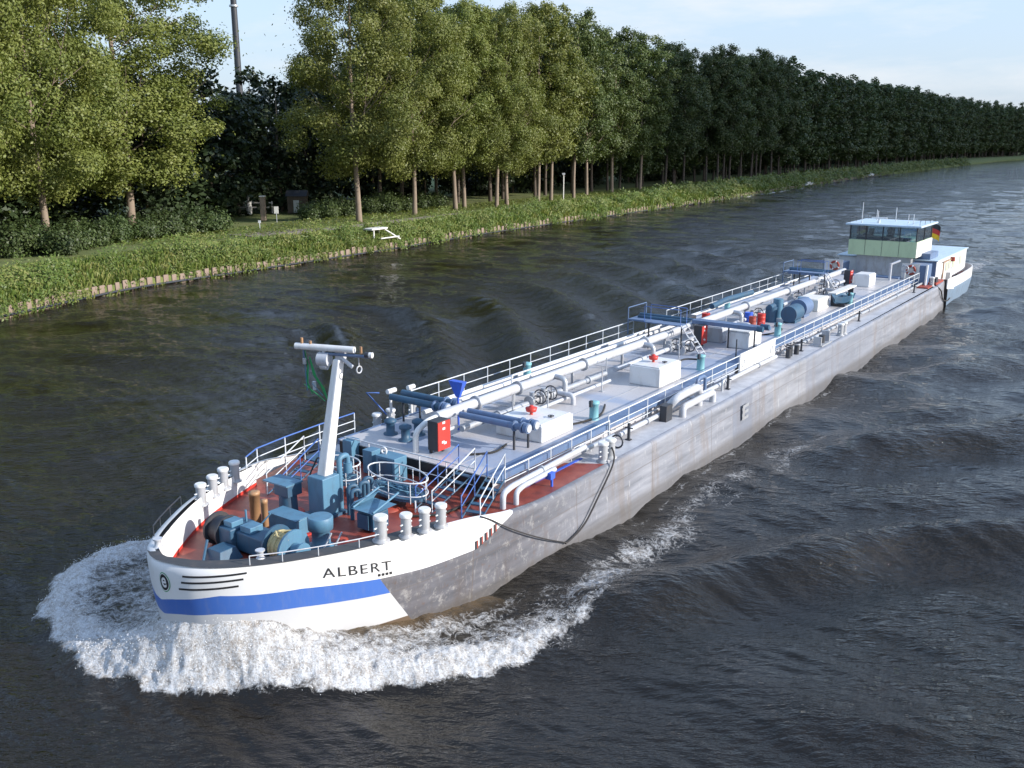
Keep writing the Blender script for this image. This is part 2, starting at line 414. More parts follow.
red=mix(nt,mth(nt,'MULTIPLY',ramp(nt,n2.outputs[0],[(.6,(0,0,0)),(.7,(1,1,1))]).outputs[0],.35),red,(.1,.05,.045))
gry=ramp(nt,n1.outputs[0],[(.3,(.34,.34,.36)),(.6,(.5,.5,.52))]).outputs[0]
gry=mix(nt,mth(nt,'MULTIPLY',ramp(nt,n2.outputs[0],[(.62,(0,0,0)),(.72,(1,1,1))]).outputs[0],.3),gry,(.3,.22,.18))
isred=mth(nt,'LESS_THAN',mth(nt,'SUBTRACT',sx.outputs[0],mth(nt,'MULTIPLY',mth(nt,'ADD',sx.outputs[1],5.5),-.6)),15.1)
nt.links.new(mix(nt,isred,gry,red),b.inputs['Base Color']); b.inputs['Roughness'].default_value=.42; bump(nt,b,n2.outputs[0],.2,.01)
deck=mb.add(vs,fs).build('main_deck',m,barge); deck['label']='oxide red foredeck turning grey beside the tank deck'
MB().box(10.9,15.0,7.22,7.34,2.404,2.43).build('deck_edge_line','bright_blue',deck)
# raised tank deck
m,nt,b=new_mat('tank_deck_paint')
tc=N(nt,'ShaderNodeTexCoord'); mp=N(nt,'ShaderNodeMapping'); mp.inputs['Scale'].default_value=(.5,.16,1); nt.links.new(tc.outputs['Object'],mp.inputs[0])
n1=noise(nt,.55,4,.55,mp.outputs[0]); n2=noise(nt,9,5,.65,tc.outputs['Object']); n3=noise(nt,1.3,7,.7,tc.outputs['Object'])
c=ramp(nt,n1.outputs[0],[(.40,(.50,.475,.47)),(.54,(.46,.445,.46)),(.60,(.30,.345,.44)),(.70,(.32,.36,.45))]).outputs[0]  # bluish stops paint cool shade patches onto the grey deck
c=mix(nt,mth(nt,'MULTIPLY',ramp(nt,n3.outputs[0],[(.55,(0,0,0)),(.7,(1,1,1))]).outputs[0],.3),c,(.38,.34,.34))
c=mix(nt,mth(nt,'MULTIPLY',ramp(nt,n2.outputs[0],[(.56,(0,0,0)),(.68,(1,1,1))]).outputs[0],.4),c,(.22,.17,.15))
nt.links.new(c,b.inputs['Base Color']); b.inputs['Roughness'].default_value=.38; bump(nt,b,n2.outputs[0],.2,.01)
TD0,TD1=9.5,71.0
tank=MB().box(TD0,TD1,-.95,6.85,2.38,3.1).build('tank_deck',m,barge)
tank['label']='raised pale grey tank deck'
MB().box(TD0-.03,TD0+.0-.004,-.95,6.85,2.42,3.06).build('front_shade_sheet','black',tank)  # black sheet puts the shade of the bow-facing wall into colour
MB().box(TD0-.02,TD1,6.855,6.97,2.9,3.13).build('edge_gutter','steel_blue',tank)
MB().box(TD0+.05,TD1,6.3,6.84,3.104,3.115).build('walkway_strip','steel_blue',tank)
MB().box(TD0-.02,TD1,-1.07,-.955,2.9,3.13).build('edge_gutter','steel_blue',tank)
for u in (17.5,27.0,33.5,43,54,63): MB().box(u,u+.05,-.9,6.25,3.104,3.118).build('deck_seam','pipe2',tank)
for v in (4.9,): MB().box(TD0+.1,TD1-.2,v,v+.05,3.104,3.118).build('deck_seam','pipe2',tank)
# ------------------------------------------------------------------ deck gear
DZ=2.4; TZ=3.1
B=barge
def lp(u,v,z=0): return SL((u,v,z))
# --- mooring bollards
mb=MB(ID).lathe((0,0,0),[(.27,0),(.27,.05),(.19,.07),(.185,.15),(.185,.72)],18)
bol=mb.build('mooring_bollard',paint('bollard_grey',(.36,.37,.39),.45,(.16,.12,.1),.6,4),B,lp(2.75,7.68,3.28))
MB(ID).lathe((0,0,.72),[(.22,0),(.225,.03),(.225,.09),(.19,.12)],18).build('bollard_cap','white',bol)
MB(ID).tube([(-.29,0,.48),(.29,0,.48)],.028,6).tube([(-.29,0,.28),(.29,0,.28)],.028,6).build('cross_pin','rail',bol)
bpos=[(3.5,8.02),(4.15,8.2),(4.8,8.32),(1.85,.25),(2.6,-.1),(3.3,-.42),(4.0,-.68)]
for u,v in bpos: cp(bol,B,lp(u,v,(3.24 if u<4.4 else 3.2)-(.22 if v<2 else 0))).scale=(.88,.88,.92)
# pair on the gangway at the end of the red deck, and two pairs further aft, aft fore-peak fairleads
for u,v,z in ((15.15,8.2,2.4),(15.75,8.2,2.4),(46.4,8.2,2.4),(47.1,8.2,2.4),(15.3,-2.1,2.4),(12.9,-2.1,2.4),(13.8,-2.1,2.4),(73.2,8.1,2.4)):
    cp(bol,B,lp(u,v,z))
for u,v,z in ((-1.62,2.9,3.44),(-.35,5.9,3.40)):
    f=MB(ID).lathe((0,0,0),[(.16,0),(.1,.06),(.09,.2),(.14,.24),(.14,.28)],12).build('fairlead_roller','pipe',B,lp(u,v,z))
# --- railings
def railing(name,pts,h=1.1,rails=(.37,.74,1.1),step=1.6,top='rail',mat='rail',r=.026,z=None,inset=None):
    P=[Vector(p) for p in pts]
    r0=MB(); r0.tube([(p[0],p[1],p[2]+h) for p in P],r*1.15,6)
    root=r0.build(name,top,B)
    mid=MB()
    for k in rails[:-1]: mid.tube([(p[0],p[1],p[2]+k) for p in P],r*.8,6)
    mid.build('middle_rail',mat,root)
    proto=None
    for a,b in zip(P,P[1:]):
        n=max(1,round((b-a).length/step))
        for i in range(n+(1 if b is P[-1] else 0)):
            q=a.lerp(b,i/n)
            if proto is None: proto=MB(ID).cyl((0,0,0),r*1.05,h,6).build('rail_post',mat,root,lp(*q))
            else: cp(proto,root,lp(*q))
    return root
railing('port_railing_fore'.replace('port_','').replace('_fore',''),[(9.9,7.1,DZ),(17.55,7.1,DZ)],.95,(.5,.95))
railing('railing',[(17.55,7.05,DZ),(31.9,7.05,DZ)],1.15,(.4,.75,1.15),1.75)
railing('railing',[(37.2,7.05,DZ),(74.6,7.05,DZ)],1.15,(.4,.75,1.15),1.75)
railing('railing',[(15.3,-2.15,DZ+.35),(36.8,-2.15,DZ+.35)],1.0,(.5,1.0),1.9)
railing('railing',[(41.5,-2.15,DZ+.35),(66,-2.15,DZ+.35)],1.0,(.5,1.0),1.9)
MB().box(15.2,66,-2.3,-1.5,DZ+.01,DZ+.35).build('side_coaming','steel_blue',B)
# curved blue-topped rail on the starboard foredeck
pts=[(4.9,-1.15,DZ+.1),(5.9,-1.75,DZ+.05),(7.6,-2.1,DZ),(9.6,-2.25,DZ),(11.7,-2.3,DZ)]
railing('foredeck_railing',pts,1.1,(.4,.75,1.1),1.5,'railblue')
# short run across the front of the tank deck
railing('railing',[(9.25,-.4,DZ),(9.25,6.2,DZ)],1.0,(.35,1.0),1.35,'rail','rail',.022)
# thin rails round the stem
pts=[tuple(hp(-t,st(-t)[2],-.1))[:2]+(st(-t)[2]+.03,) for t in (2.6,3.2,3.9,4.6)]
railing('bow_rail',pts,.32,(.32,),1.2,'dark','dark',.02)
pts=[tuple(hp(t,st(t)[2],-.1))[:2]+(st(t)[2]+.03,) for t in (3.5,4.2,4.9,5.7,6.2)]
railing('bow_rail',pts,.28,(.28,),1.6,'pipe','pipe',.016)
# --- stairs
def stairs(p0,p1,width,steps=5,name='stairs',mat='gear_blue',rail=True,blue=True):
    """p0 foot, p1 head (u,v,z) - width along the horizontal normal"""
    a,b=Vector(p0),Vector(p1); d=(b-a); hd=Vector((d.x,d.y,0)).normalized(); nrm=Vector((-hd.y,hd.x,0))*width/2
    m=MB()
    for s in(-1,1):
        m.tube([tuple(a+nrm*s),tuple(b+nrm*s)],.035,4)
    for i in range(1,steps+1):
        c=a.lerp(b,i/(steps+.5)); w=hd*.11
        vs=[c+nrm-w,c-nrm-w,c-nrm+w,c+nrm+w]; vs=[tuple(x) for x in vs]+[tuple(x-Vector((0,0,.035))) for x in vs]
        m.add(vs,[(0,1,2,3),(4,5,6,7),(0,1,5,4),(2,3,7,6),(1,2,6,5),(0,3,7,4)])
    root=m.build(name,mat,B)
    if rail:
        for s in(-1,1):
            up=Vector((0,0,.95)); mm=MB()
            a1,b1=a+nrm*s,b+nrm*s
            mm.tube([tuple(a1),tuple(a1+up*.85-hd*.0),tuple(b1+up),tuple(b1)],.026,6)
            mm.tube([tuple(a1+up*.45),tuple(b1+up*.5)],.02,6); mm.tube([tuple(a1.lerp(b1,.5)),tuple(a1.lerp(b1,.5)+up)],.02,6)
            mm.build('handrail','railblue' if (s<0)==blue else 'rail',root)
    return root
stairs((7.3,7.55,DZ),(9.5,7.0,TZ+.05),.7,5)
stairs((7.0,5.7,DZ),(9.45,5.7,TZ+.05),.75,5)
stairs((4.9,.35,DZ),(7.0,.1,TZ),.7,5,blue=False)
MB().box(7.0,8.3,-.4,.7,TZ-.02,TZ+.04).build('stair_landing','gear_blue',B)
# --- foremast
ped=MB().box(4.35,5.15,2.75,3.5,DZ,3.85).build('mast_pedestal','light_blue',B,bevel=.03)
MB().box(4.2,5.3,2.6,3.65,DZ,DZ+.1).build('base_plate','gear_blue',ped)
def tapered(p0,p1,a,b): 
    d=Vector(p1)-Vector(p0); vs=[]
    for p,w in((p0,a),(p1,b)):
        for i,j in((-1,-1),(1,-1),(1,1),(-1,1)): vs.append((p[0]+i*w/2,p[1]+j*w/2,p[2]))
    return vs,[(0,1,2,3),(4,5,6,7),(0,1,5,4),(1,2,6,5),(2,3,7,6),(3,0,4,7)]
mast=MB().add(*tapered((4.72,3.1,3.25),(5.75,3.1,7.75),.42,.3)).build('foremast','white',B,bevel=.05)
MB().pipe([(4.55,2.95,3.5),(4.5,2.6,3.5),(4.8,2.45,3.8),(5.0,2.6,4.3),(4.9,2.95,4.35)],.03,8).build('mast_cable','black',mast)
MB().cyl((5.85,3.1,7.75),.2,.25,12).cyl((5.85,3.1,8.0),.07,.12,8).tube([(5.7,3.1,7.9),(5.9,3.6,7.5)],.07,8).build('mast_head','pipe',mast)
# radar bar turned 17 degrees
an=R(17.5); du,dv=math.sin(an),math.cos(an)
def rb(s,z,k=0): return (5.55+du*s-dv*k,2.75+dv*s+du*k,z)
MB().tube([rb(-1.2,8.12),rb(1.05,8.12)],.115,14).build('radar_bar','white',mast)
MB().tube([rb(-.32,7.72),rb(.08,7.72)],.24,14).tube([rb(-.12,7.7),rb(-.12,8.1)],.06,8).tube([rb(-.25,7.48),rb(.0,7.48)],.13,10).build('radar_drum','pipe',mast)
MB().tube([rb(-.2,7.92),rb(1.65,7.92)],.055,8).tube([rb(-.9,8.1),rb(-.9,7.72)],.035,6).build('signal_arm','steel_blue',mast)
MB().tube([rb(1.45,7.98),rb(1.6,7.98)],.1,10).build('mast_lamp','dark',mast)
MB().tube([rb(1.6,7.98),rb(1.72,7.98)],.1,10).build('mast_lamp','white',mast)
MB().tube([rb(1.2,7.92),rb(1.2,7.55)],.02,6).ring(rb(1.2,7.45),.12,.025,'v',14).build('signal_ring','pipe',mast)
MB().tube([rb(-.95,8.2),rb(-.95,8.42)],.05,8).tube([rb(1.3,8.0),rb(1.3,8.25)],.045,8).tube([rb(-.62,8.2),rb(-.62,8.33)],.05,8).build('whip_fitting','brown',mast)
MB().tube([rb(-.88,7.7),rb(-.88,7.5)],.07,8).tube([rb(-.55,6.9),rb(-.55,6.6)],.06,8).build('hook','pipe',mast)
# --- swan neck vents beside the mast
sw=MB(ID).pipe([(0,0,0),(0,0,1.05),(.28,-.12,1.05),(.28,-.12,.62)],.075,10,.16).build('swan_neck_vent','gear_blue',B,lp(5.2,3.85,DZ))
for u,v in((5.65,3.95),(6.05,3.75),(4.95,4.25)): cp(sw,B,lp(u,v,DZ))
MB().pipe([(5.35,3.3,DZ),(5.35,3.3,4.35),(5.75,3.3,4.35),(5.75,3.3,4.0)],.1,10).cyl((5.75,3.3,3.7),.17,.35,12).build('ventilator','light_blue',B)
# --- capstan like posts
MB().lathe((2.75,5.05,DZ),[(.5,0),(.5,.05),(.3,.08),(.29,.6),(.4,.64),(.41,1.02),(.38,1.06)],24).build('capstan','light_blue',B)
MB().lathe((2.75,5.05,DZ),[(.8,0),(.8,.03),(.64,.035)],20).build('capstan_base','red',B)
c2=MB().lathe((4.1,2.0,DZ),[(.33,0),(.31,.7)],18)
c2.box(3.8,4.45,1.65,2.35,DZ+.7,DZ+1.1); c2.build('mooring_winch','gear_blue',B,bevel=.02)
MB().box(3.75,4.5,1.15,2.35,DZ+1.1,DZ+1.15).build('winch_top','light_blue',B)
MB().lathe((4.1,2.0,DZ),[(.55,0),(.55,.03),(.4,.035)],18).build('winch_foot','red',B)
# --- windlass complex near the bow
wd=MB(); wd.box(.7,1.7,2.6,3.2,DZ,DZ+.82); wd.box(.9,1.7,3.2,4.6,DZ+.1,DZ+.72); wd.build('windlass','gear_blue',B,bevel=.04)
wl_=[o for o in bpy.data.objects if o.name=='windlass'][0]
MB().tube([(1.1,2.05,DZ+.5),(1.1,2.6,DZ+.5)],.42,22).tube([(1.1,2.0,DZ+.5),(1.1,2.08,DZ+.5)],.54,22).tube([(1.1,2.55,DZ+.5),(1.1,2.63,DZ+.5)],.54,22).build('chain_wheel','dark',wl_)
MB().tube([(1.35,4.6,DZ+.52),(1.35,5.35,DZ+.52)],.36,20).build('rope_drum','steel_blue',wl_)
MB().tube([(1.35,5.3,DZ+.52),(1.35,5.38,DZ+.52)],.62,24).build('drum_flange','light_blue',wl_)
MB().tube([(1.35,4.55,DZ+.52),(1.35,4.62,DZ+.52)],.6,24).build('drum_flange','gear_blue',wl_)
MB().tube([(1.35,5.4,DZ+.52),(1.35,5.75,DZ+.52)],.22,16).tube([(1.35,5.72,DZ+.52),(1.35,5.78,DZ+.52)],.3,16).build('warping_head','light_blue',wl_)
m_=MB()
for k in range(9): m_.ring((1.35,4.68+.065*k,DZ+.52),.42+.02*math.sin(k*2),.045,'v',20,6)
m_.tube([(1.2,4.75,DZ+1.0),(1.0,5.05,DZ+.98),(1.15,5.35,DZ+.9),(1.6,5.2,DZ+1.0),(1.3,4.9,DZ+1.02)],.04,6)
rp=m_.build('mooring_rope','rope',None); rp.parent=None; rp.matrix_world=Matrix.Translation((CX0,CY0,0))@Matrix.Rotation(math.pi/2-TH,4,'Z')
tag(rp,'yellow mooring rope coiled on the winch drum at the bow','rope')
MB().box(1.0,1.5,3.3,3.8,DZ+.72,DZ+.92).box(.85,1.3,2.7,3.1,DZ+.82,DZ+1.0).tube([(1.5,3.0,DZ+.8),(1.5,3.0,DZ+1.2)],.04,6).tube([(1.7,3.4,DZ+.7),(1.9,3.7,DZ+1.1)],.03,6).build('brake_housing','light_blue',wl_,bevel=.02)
MB().add(*tapered((.35,3.2,DZ),(.35,3.2,DZ+.4),.9,.6)).tube([(-.3,3.1,DZ+.1),(.2,2.7,DZ+.55)],.05,6).build('chain_stopper','gear_blue',B,bevel=.02)
for u,v in((2.2,5.55),(2.45,5.75)): MB().tube([(u,v,DZ),(u+.3,v+.25,DZ+.75)],.03,6).build('brake_lever','pipe',wl_)
# twin tarnished exhaust posts and the box behind them
p1=MB(ID).lathe((0,0,0),[(.18,0),(.18,1.2),(.19,1.2),(.19,1.3),(.1,1.32)],16).build('exhaust_post','brown',B,lp(2.55,2.15,DZ))
cp(p1,B,lp(2.25,3.0,DZ)).scale=(.6,.6,1.0)
bx=MB().box(2.7,3.35,2.6,3.95,DZ+.05,DZ+.6).build('deck_box','light_blue',B,bevel=.03)
MB().box(2.6,3.45,2.5,4.05,DZ+.002,DZ+.05).build('box_foot','red',bx); MB().box(2.67,3.38,2.57,3.98,DZ+.6,DZ+.64).build('box_lid','light_blue',bx,bevel=.01)
bx=MB().box(4.45,5.2,5.0,5.7,DZ+.05,DZ+.66).build('deck_box','gear_blue',B,bevel=.03)
MB().add([(4.25,4.85,DZ+.8),(4.25,5.9,DZ+.8),(5.4,5.9,DZ+.8),(5.4,4.85,DZ+.8),(4.4,4.9,DZ+.98),(4.4,5.0,DZ+.98),(5.6,5.0,DZ+1.0),(5.6,4.9,DZ+1.0)],[(0,1,2,3),(0,3,7,4),(0,4,5),(4,5,6,7)]).tube([(4.3,4.95,DZ+.82),(5.6,4.9,DZ+1.12)],.05,4).tube([(4.3,5.85,DZ+.82),(5.6,5.8,DZ+1.12)],.05,4).build('box_lid','light_blue',bx)
MB().box(4.32,4.345,5.1,5.6,DZ+.15,DZ+.65).build('box_door','gear_blue',bx)
# hoses and loose lines on the tank deck
for pts_ in ([(15.5,3.2,3.15),(17,4.6,3.15),(16.6,5.6,3.15),(18.5,6.0,3.15),(20.5,5.2,3.15)],[(28,3.6,3.15),(29,4.4,3.15),(31,4.2,3.15),(31.5,5.3,3.15)],[(39,4.3,3.15),(40.5,5.4,3.15),(42.5,5.6,3.15),(43.6,4.6,3.15)],[(11,4.6,3.15),(11.8,5.2,3.15),(13,5.0,3.15)],[(6.2,5.7,2.45),(6.9,6.4,2.45),(7.9,6.6,2.45),(9.2,6.5,2.45)]):
    Q_=[Vector(p) for p in pts_]; o_=[]
    for i in range(len(Q_)-1):
        a=Q_[max(i-1,0)];b_=Q_[i];c=Q_[i+1];d=Q_[min(i+2,len(Q_)-1)]
        o_+=[tuple(cr(a[q],b_[q],c[q],d[q],k/6) for q in range(3)) for k in range(6)]
    MB().tube(o_,.045,6).build('deck_hose','black_rubber',B)
# red stool vents
for u,v in((3.4,5.05),(3.9,3.9),(6.4,4.6)):
    MB().lathe((u,v,DZ),[(.4,0),(.36,.06),(.1,.09)],16).build('round_hatch','red_deck2',B)
for u,v in((10.6-1.55,-.35),(8.6,1.2)):
    q=MB().box(u,u+.5,v,v+.5,DZ,DZ+.95).build('deck_locker','light_blue',B,bevel=.02)
q=MB().box(8.3,9.0,2.2,3.15,DZ,DZ+1.0).build('deck_locker','light_blue',B,bevel=.02)
MB().box(8.285,8.297,2.32,3.03,DZ+.1,DZ+.9).build('locker_door','gear_blue',q); MB().ring((8.6,2.35,DZ+1.12),.13,.04,'u',14).build('lifting_eye','white',q)
# hooped guard baskets with blue decking
def basket(cu,cv,a,b_,ang=0,z=DZ):
    def P(t,zz,k=1): 
        x,y=a*math.cos(t)*k,b_*math.sin(t)*k; return (cu+x*math.cos(ang)-y*math.sin(ang),cv+x*math.sin(ang)+y*math.cos(ang),z+zz)
    n=26; top=[P(2*math.pi*i/n,1.05) for i in range(n)]; low=[P(2*math.pi*i/n,.55) for i in range(n)]
    root=MB().tube(top,.028,6,closed=True).tube(low,.022,6,closed=True).build('guard_basket','rail',B)
    for i in range(0,n,3): MB().tube([P(2*math.pi*i/n,.3),P(2*math.pi*i/n,1.05)],.02,5).build('basket_bar','rail',root)
    m=MB(); vs=[P(0,.42,0)]+[P(2*math.pi*i/n,.42,.94) for i in range(n)]; vs2=[(x,y,zz-.1) for x,y,zz in vs]
    m.add(vs,[(0,1+i,1+(i+1)%n) for i in range(n)]); m.add(vs2,[(0,1+i,1+(i+1)%n) for i in range(n)]); m.add(vs+vs2,[(1+i,1+(i+1)%n,n+2+(i+1)%n,n+2+i) for i in range(n)])
    m.build('basket_tray','gear_blue',root)
    MB().tube([P(random.uniform(0,6.28),.45+random.uniform(0,.14),random.uniform(.1,.85)) for k in range(30)],.026,5).build('tangled_line','light_blue',root)
    [MB().tube([P(q_,0),P(q_,.42)],.03,6).build('basket_leg','rail',root) for q_ in (3.6,.4,2,5)]
basket(7.2,4.3,.72,1.45,.15); basket(6.9,1.75,.6,.85,.1)
# --- tank deck: cargo lines (v ~ 2.3)
def pipeline(pts,r,mat='pipe',n=12,fl=None,name='cargo_pipe',sup=None,bend=None):
    root=MB().pipe(pts,r,n,bend).build(name,mat,B)
    if fl:
        for (p,ax) in fl:
            w=.05; q=dict(u=(w,0,0),v=(0,w,0),z=(0,0,w))[ax]
            MB().tube([tuple(Vector(p)-Vector(q)),tuple(Vector(p)+Vector(q))],r*1.5,14).build('pipe_flange','pipe2',root)
    if sup:
        for u in sup:
            p=pts[0]; v=pts[1][1]; z=pts[1][2]
            MB().box(u-.05,u+.05,v-.06,v+.06,TZ,z-r).box(u-.12,u+.12,v-.14,v+.14,TZ+.005,TZ+.03).build('pipe_support','pipe2',root)
    return root
zf=4.15
pipeline([(11.6,2.45,zf),(12.0,2.45,zf),(66,2.45,zf)],.22,fl=[((u,2.45,zf),'u') for u in (14.2,17.3,23,29.5,36,44,52,60)],sup=[12.4,17,22,27,32,38,44,50,56,62])
pipeline([(13.5,1.75,zf-.35),(66.2,1.75,zf-.35)],.15,fl=[((u,1.75,zf-.35),'u') for u in (16,20,26,33,40,48,57)])
pipeline([(12.5,3.05,zf-.62),(24.2,3.05,zf-.62)],.13,'pipe2',fl=[((u,3.05,zf-.62),'u') for u in (15,19.2,22.5)])
pipeline([(25.2,3.05,zf-.62),(64.0,3.05,zf-.62)],.12,'pipe',fl=[((u,3.05,zf-.62),'u') for u in (28,34,45,58)])
pipeline([(16,3.55,TZ+.22),(23.8,3.55,TZ+.22)],.08,'pipe')
pipeline([(12,1.1,TZ+.3),(66,1.1,TZ+.3)],.1,'pipe2')
pipeline([(14,-.3,TZ+.2),(40,-.3,TZ+.2)],.12,'white')
pipeline([(15.5,-1.3,DZ+.75),(65,-1.3,DZ+.75)],.11,'white')
# long hand rail of bright pipe to the starboard of the lines
pipeline([(20,.2,TZ),(20,.2,TZ+.75),(64,.2,TZ+.75),(64,.2,TZ)],.045,'rail',6,name='guide_rail')
pipeline([(10.15,2.6,TZ),(10.15,2.6,zf-.25),(11.0,2.5,zf),(11.7,2.45,zf)],.12,'white')
pipeline([(10.7,3.15,TZ),(10.7,3.15,zf-.6),(11.5,2.9,zf-.5),(12.4,2.9,zf-.5)],.08,'pipe')
# transverse loading arms
def arm(u,v0,v1,z,r=.17,posts=(5.0,),mat='steel_blue',two=.55):
    root=MB().tube([(u,v0,z),(u,v1,z)],r,12).build('transverse_pipe',mat,B)
    MB().tube([(u+two,v0,z+.02),(u+two,v1+.15,z+.02)],r,12).build('parallel_pipe',mat,root)
    for k in(0,two):
        MB().tube([(u+k,v1,z),(u+k,v1+.07,z)],r*1.7,14).tube([(u+k,v1+.12,z),(u+k,v1+.3,z)],r*1.55,14).tube([(u+k,v1-.4,z),(u+k,v1-.33,z)],r*1.6,14).build('pipe_flange','steel_blue',root)
        MB().tube([(u+k,v1+.3,z),(u+k,v1+.34,z)],r*1.2,12).build('blank_cover','pipe',root)
    for p in posts:
        MB().cyl((u-.0,p,TZ),.05,z-TZ-r,8).build('arm_post','dark',root); MB().cyl((u+two,p+.3,TZ),.05,z-TZ-r,8).build('arm_post','dark',root)
    return root
arm(12.6,2.9,6.0,zf-.05,.135,(5.6,))
arm(13.0,-1.3,1.6,zf-.05,.15,(-.6,),'gear_blue',.75)
# white hooked end frames at the starboard manifold
MB().tube([(13.3,-1.6,TZ),(13.3,-1.6,TZ+1.15)],.06,8).tube([(13.1,-1.6,TZ+1.15),(13.6,-1.6,TZ+1.15)],.11,10).tube([(14.2,-1.2,TZ),(14.2,-1.2,TZ+1.2)],.06,8).tube([(14.0,-1.2,TZ+1.2),(14.4,-1.2,TZ+1.2)],.11,10).build('manifold_frame','white',B)
MB().tube([(12.9,-1.9,TZ+1.1),(12.5,-2.3,TZ+1.15),(13.1,-1.7,TZ+.1)],.035,6).build('manifold_bracket','railblue',B)
def boom(u,v0,v1,z,posts):
    root=MB().box(u-.16,u+.16,v0,v1,z-.12,z+.12).build('hose_beam','steel_blue',B,bevel=.02)
    MB().box(u+.3,u+.6,v0,v1+.25,z-.1,z+.1).build('second_beam','steel_blue',root,bevel=.02)
    for p in posts: MB().cyl((u,p,TZ),.05,z-TZ-.1,8).build('beam_post','dark',root)
    MB().tube([(u-.3,v1-.25,z+.05),(u-.3,v1+.1,z+.05)],.17,12).tube([(u+.1,v1-.2,z+.15),(u+.1,v1+.3,z+.15)],.15,12).build('beam_roller','gear_blue',root)
    return root
boom(35.4,2.6,7.0,4.45,(4.9,6.5)); MB().tube([(33.0,6.4,TZ),(33.0,6.4,4.2)],.04,6).build('stanchion','dark',B)
boom(62.0,-1.0,1.6,4.2,(-.5,.8))
# fire cabinets
def cabinet(u,v,h=1.15,z=TZ,z0=.12):
    root=MB().box(u,u+.72,v-.5,v,z+z0,z+z0+h).build('fire_cabinet','dark',B,bevel=.015)  # dark body puts shade into the colour; only the lit side is red
    MB().box(u-.005,u+.725,v+.003,v+.05,z+z0+.03,z+z0+h-.03).build('cabinet_door','red',root)
    MB().box(u+.02,u+.1,v-.45,v-.35,z+.0,z+z0).box(u+.45,u+.53,v-.2,v-.1,z+.0,z+z0).build('cabinet_foot','dark',root)
    m=MB()
    for k,(a,bq) in enumerate(((.25,1.0),(.25,.8),(.2,.35),(.32,.3))): m.box(u+a,u+a+.16,v+.052,v+.058,z+z0+h*bq-.12,z+z0+h*bq-.03)
    m.build('cabinet_sticker','yellow' if False else 'white',root)
cabinet(10.35,3.55,1.2); cabinet(34.6,3.55); cabinet(64.6,3.35)
# expansion hatch boxes with a red valve
def hatchbox(u0,u1,v0,v1,h,valve=True,mat='white'):
    root=MB().box(u0,u1,v0,v1,TZ,TZ+h).build('hatch_box',mat,B,bevel=.04)
    MB().box(u0+.08,u1-.08,v0+.08,v1-.08,TZ+h,TZ+h+.05).build('hatch_lid',mat,root,bevel=.02)
    if valve:
        c=((u0+u1)/2-.1,v0+(v1-v0)*.45,TZ+h+.05)
        MB().lathe(c,[(.07,0),(.07,.12),(.22,.14),(.26,.3),(.12,.32),(.08,.4)],8).build('valve_cap','red',root)
        MB().ring((c[0]+.1,v1-.35,TZ+h+.12),.12,.02,'z',14).cyl((c[0]+.1,v1-.35,TZ+h+.03),.04,.1,8).build('hand_wheel','dark',root)
    return root
hatchbox(13.9,16.3,3.75,6.05,.7); hatchbox(24.6,27.0,4.2,5.9,.95); hatchbox(35.6,37.6,4.7,6.1,.95,False); hatchbox(64.5,66.4,3.7,5.0,1.0,False); hatchbox(36.4,38.4,3.0,4.1,.9,False,'pipe')
hatchbox(50.5,53.0,3.6,5.3,.8,False,'canvas')
# turquoise vent pots
vp=MB(ID).lathe((0,0,0),[(.24,0),(.21,.05),(.2,.68),(.24,.7),(.24,.8),(.12,.84)],16).build('vent_pot','turq',B,lp(18.1,6.0,TZ))
MB(ID).box(-.34,-.18,-.06,.06,.62,.9).build('vent_latch','dark',vp)
for u,v in((29.4,5.9),(40.6,6.0),(55.4,6.1),(22.5,-.6),(48,-.5)): cp(vp,B,lp(u,v,TZ))
# valves with hand wheels along the lines
def valve(u,v,z,rw=.32,ax='u'):
    root=MB().cyl((u,v,z-.3),.16,.55,12).tube([(u-.3,v,z-.15),(u+.3,v,z-.15)],.2,12).tube([(u-.34,v,z-.15),(u-.26,v,z-.15)],.28,12).tube([(u+.26,v,z-.15),(u+.34,v,z-.15)],.28,12).build('gate_valve','pipe2',B)
    MB().ring((u-.05,v+.42,z+.1),rw,.03,ax,20).tube([(u-.05,v,z+.1),(u-.05,v+.45,z+.1)],.03,6).tube([(u-.05,v+.42,z+.1-rw),(u-.05,v+.42,z+.1+rw)],.018,5).tube([(u-.05-rw,v+.42,z+.1),(u-.05+rw,v+.42,z+.1)],.018,5).build('hand_wheel','dark',root)
for u,v,z in((17.6,3.1,3.75),(18.5,3.1,3.75),(31.6,3.0,3.7),(32.3,3.5,3.55),(44,3.0,3.7),(52.0,2.9,3.75),(57,3.0,3.7),(60.3,3.1,3.7),(47.5,3.1,3.7)): valve(u,v,z)
for u in (19.6,28.6,41.0,58.6):
    MB().pipe([(u,3.0,zf-.62),(u,4.0,zf-.62),(u,4.0,TZ)],.12,10,.25).build('branch_pipe','pipe',B)
    MB().pipe([(u+.55,2.4,zf),(u+.55,3.2,zf-.05),(u+.55,3.2,TZ)],.13,10,.25).build('branch_pipe','pipe2',B)
for u,v in ((15.6,3.4),(17.0,4.3),(22.4,3.9),(24.2,3.1),(30.9,3.9),(38.5,3.4),(46,3.5),(56.5,3.3)):
    MB().cyl((u,v,TZ),.035,1.25,6).box(u-.1,u+.1,v-.1,v+.1,TZ,TZ+.03).build('stanchion','pipe2',B)
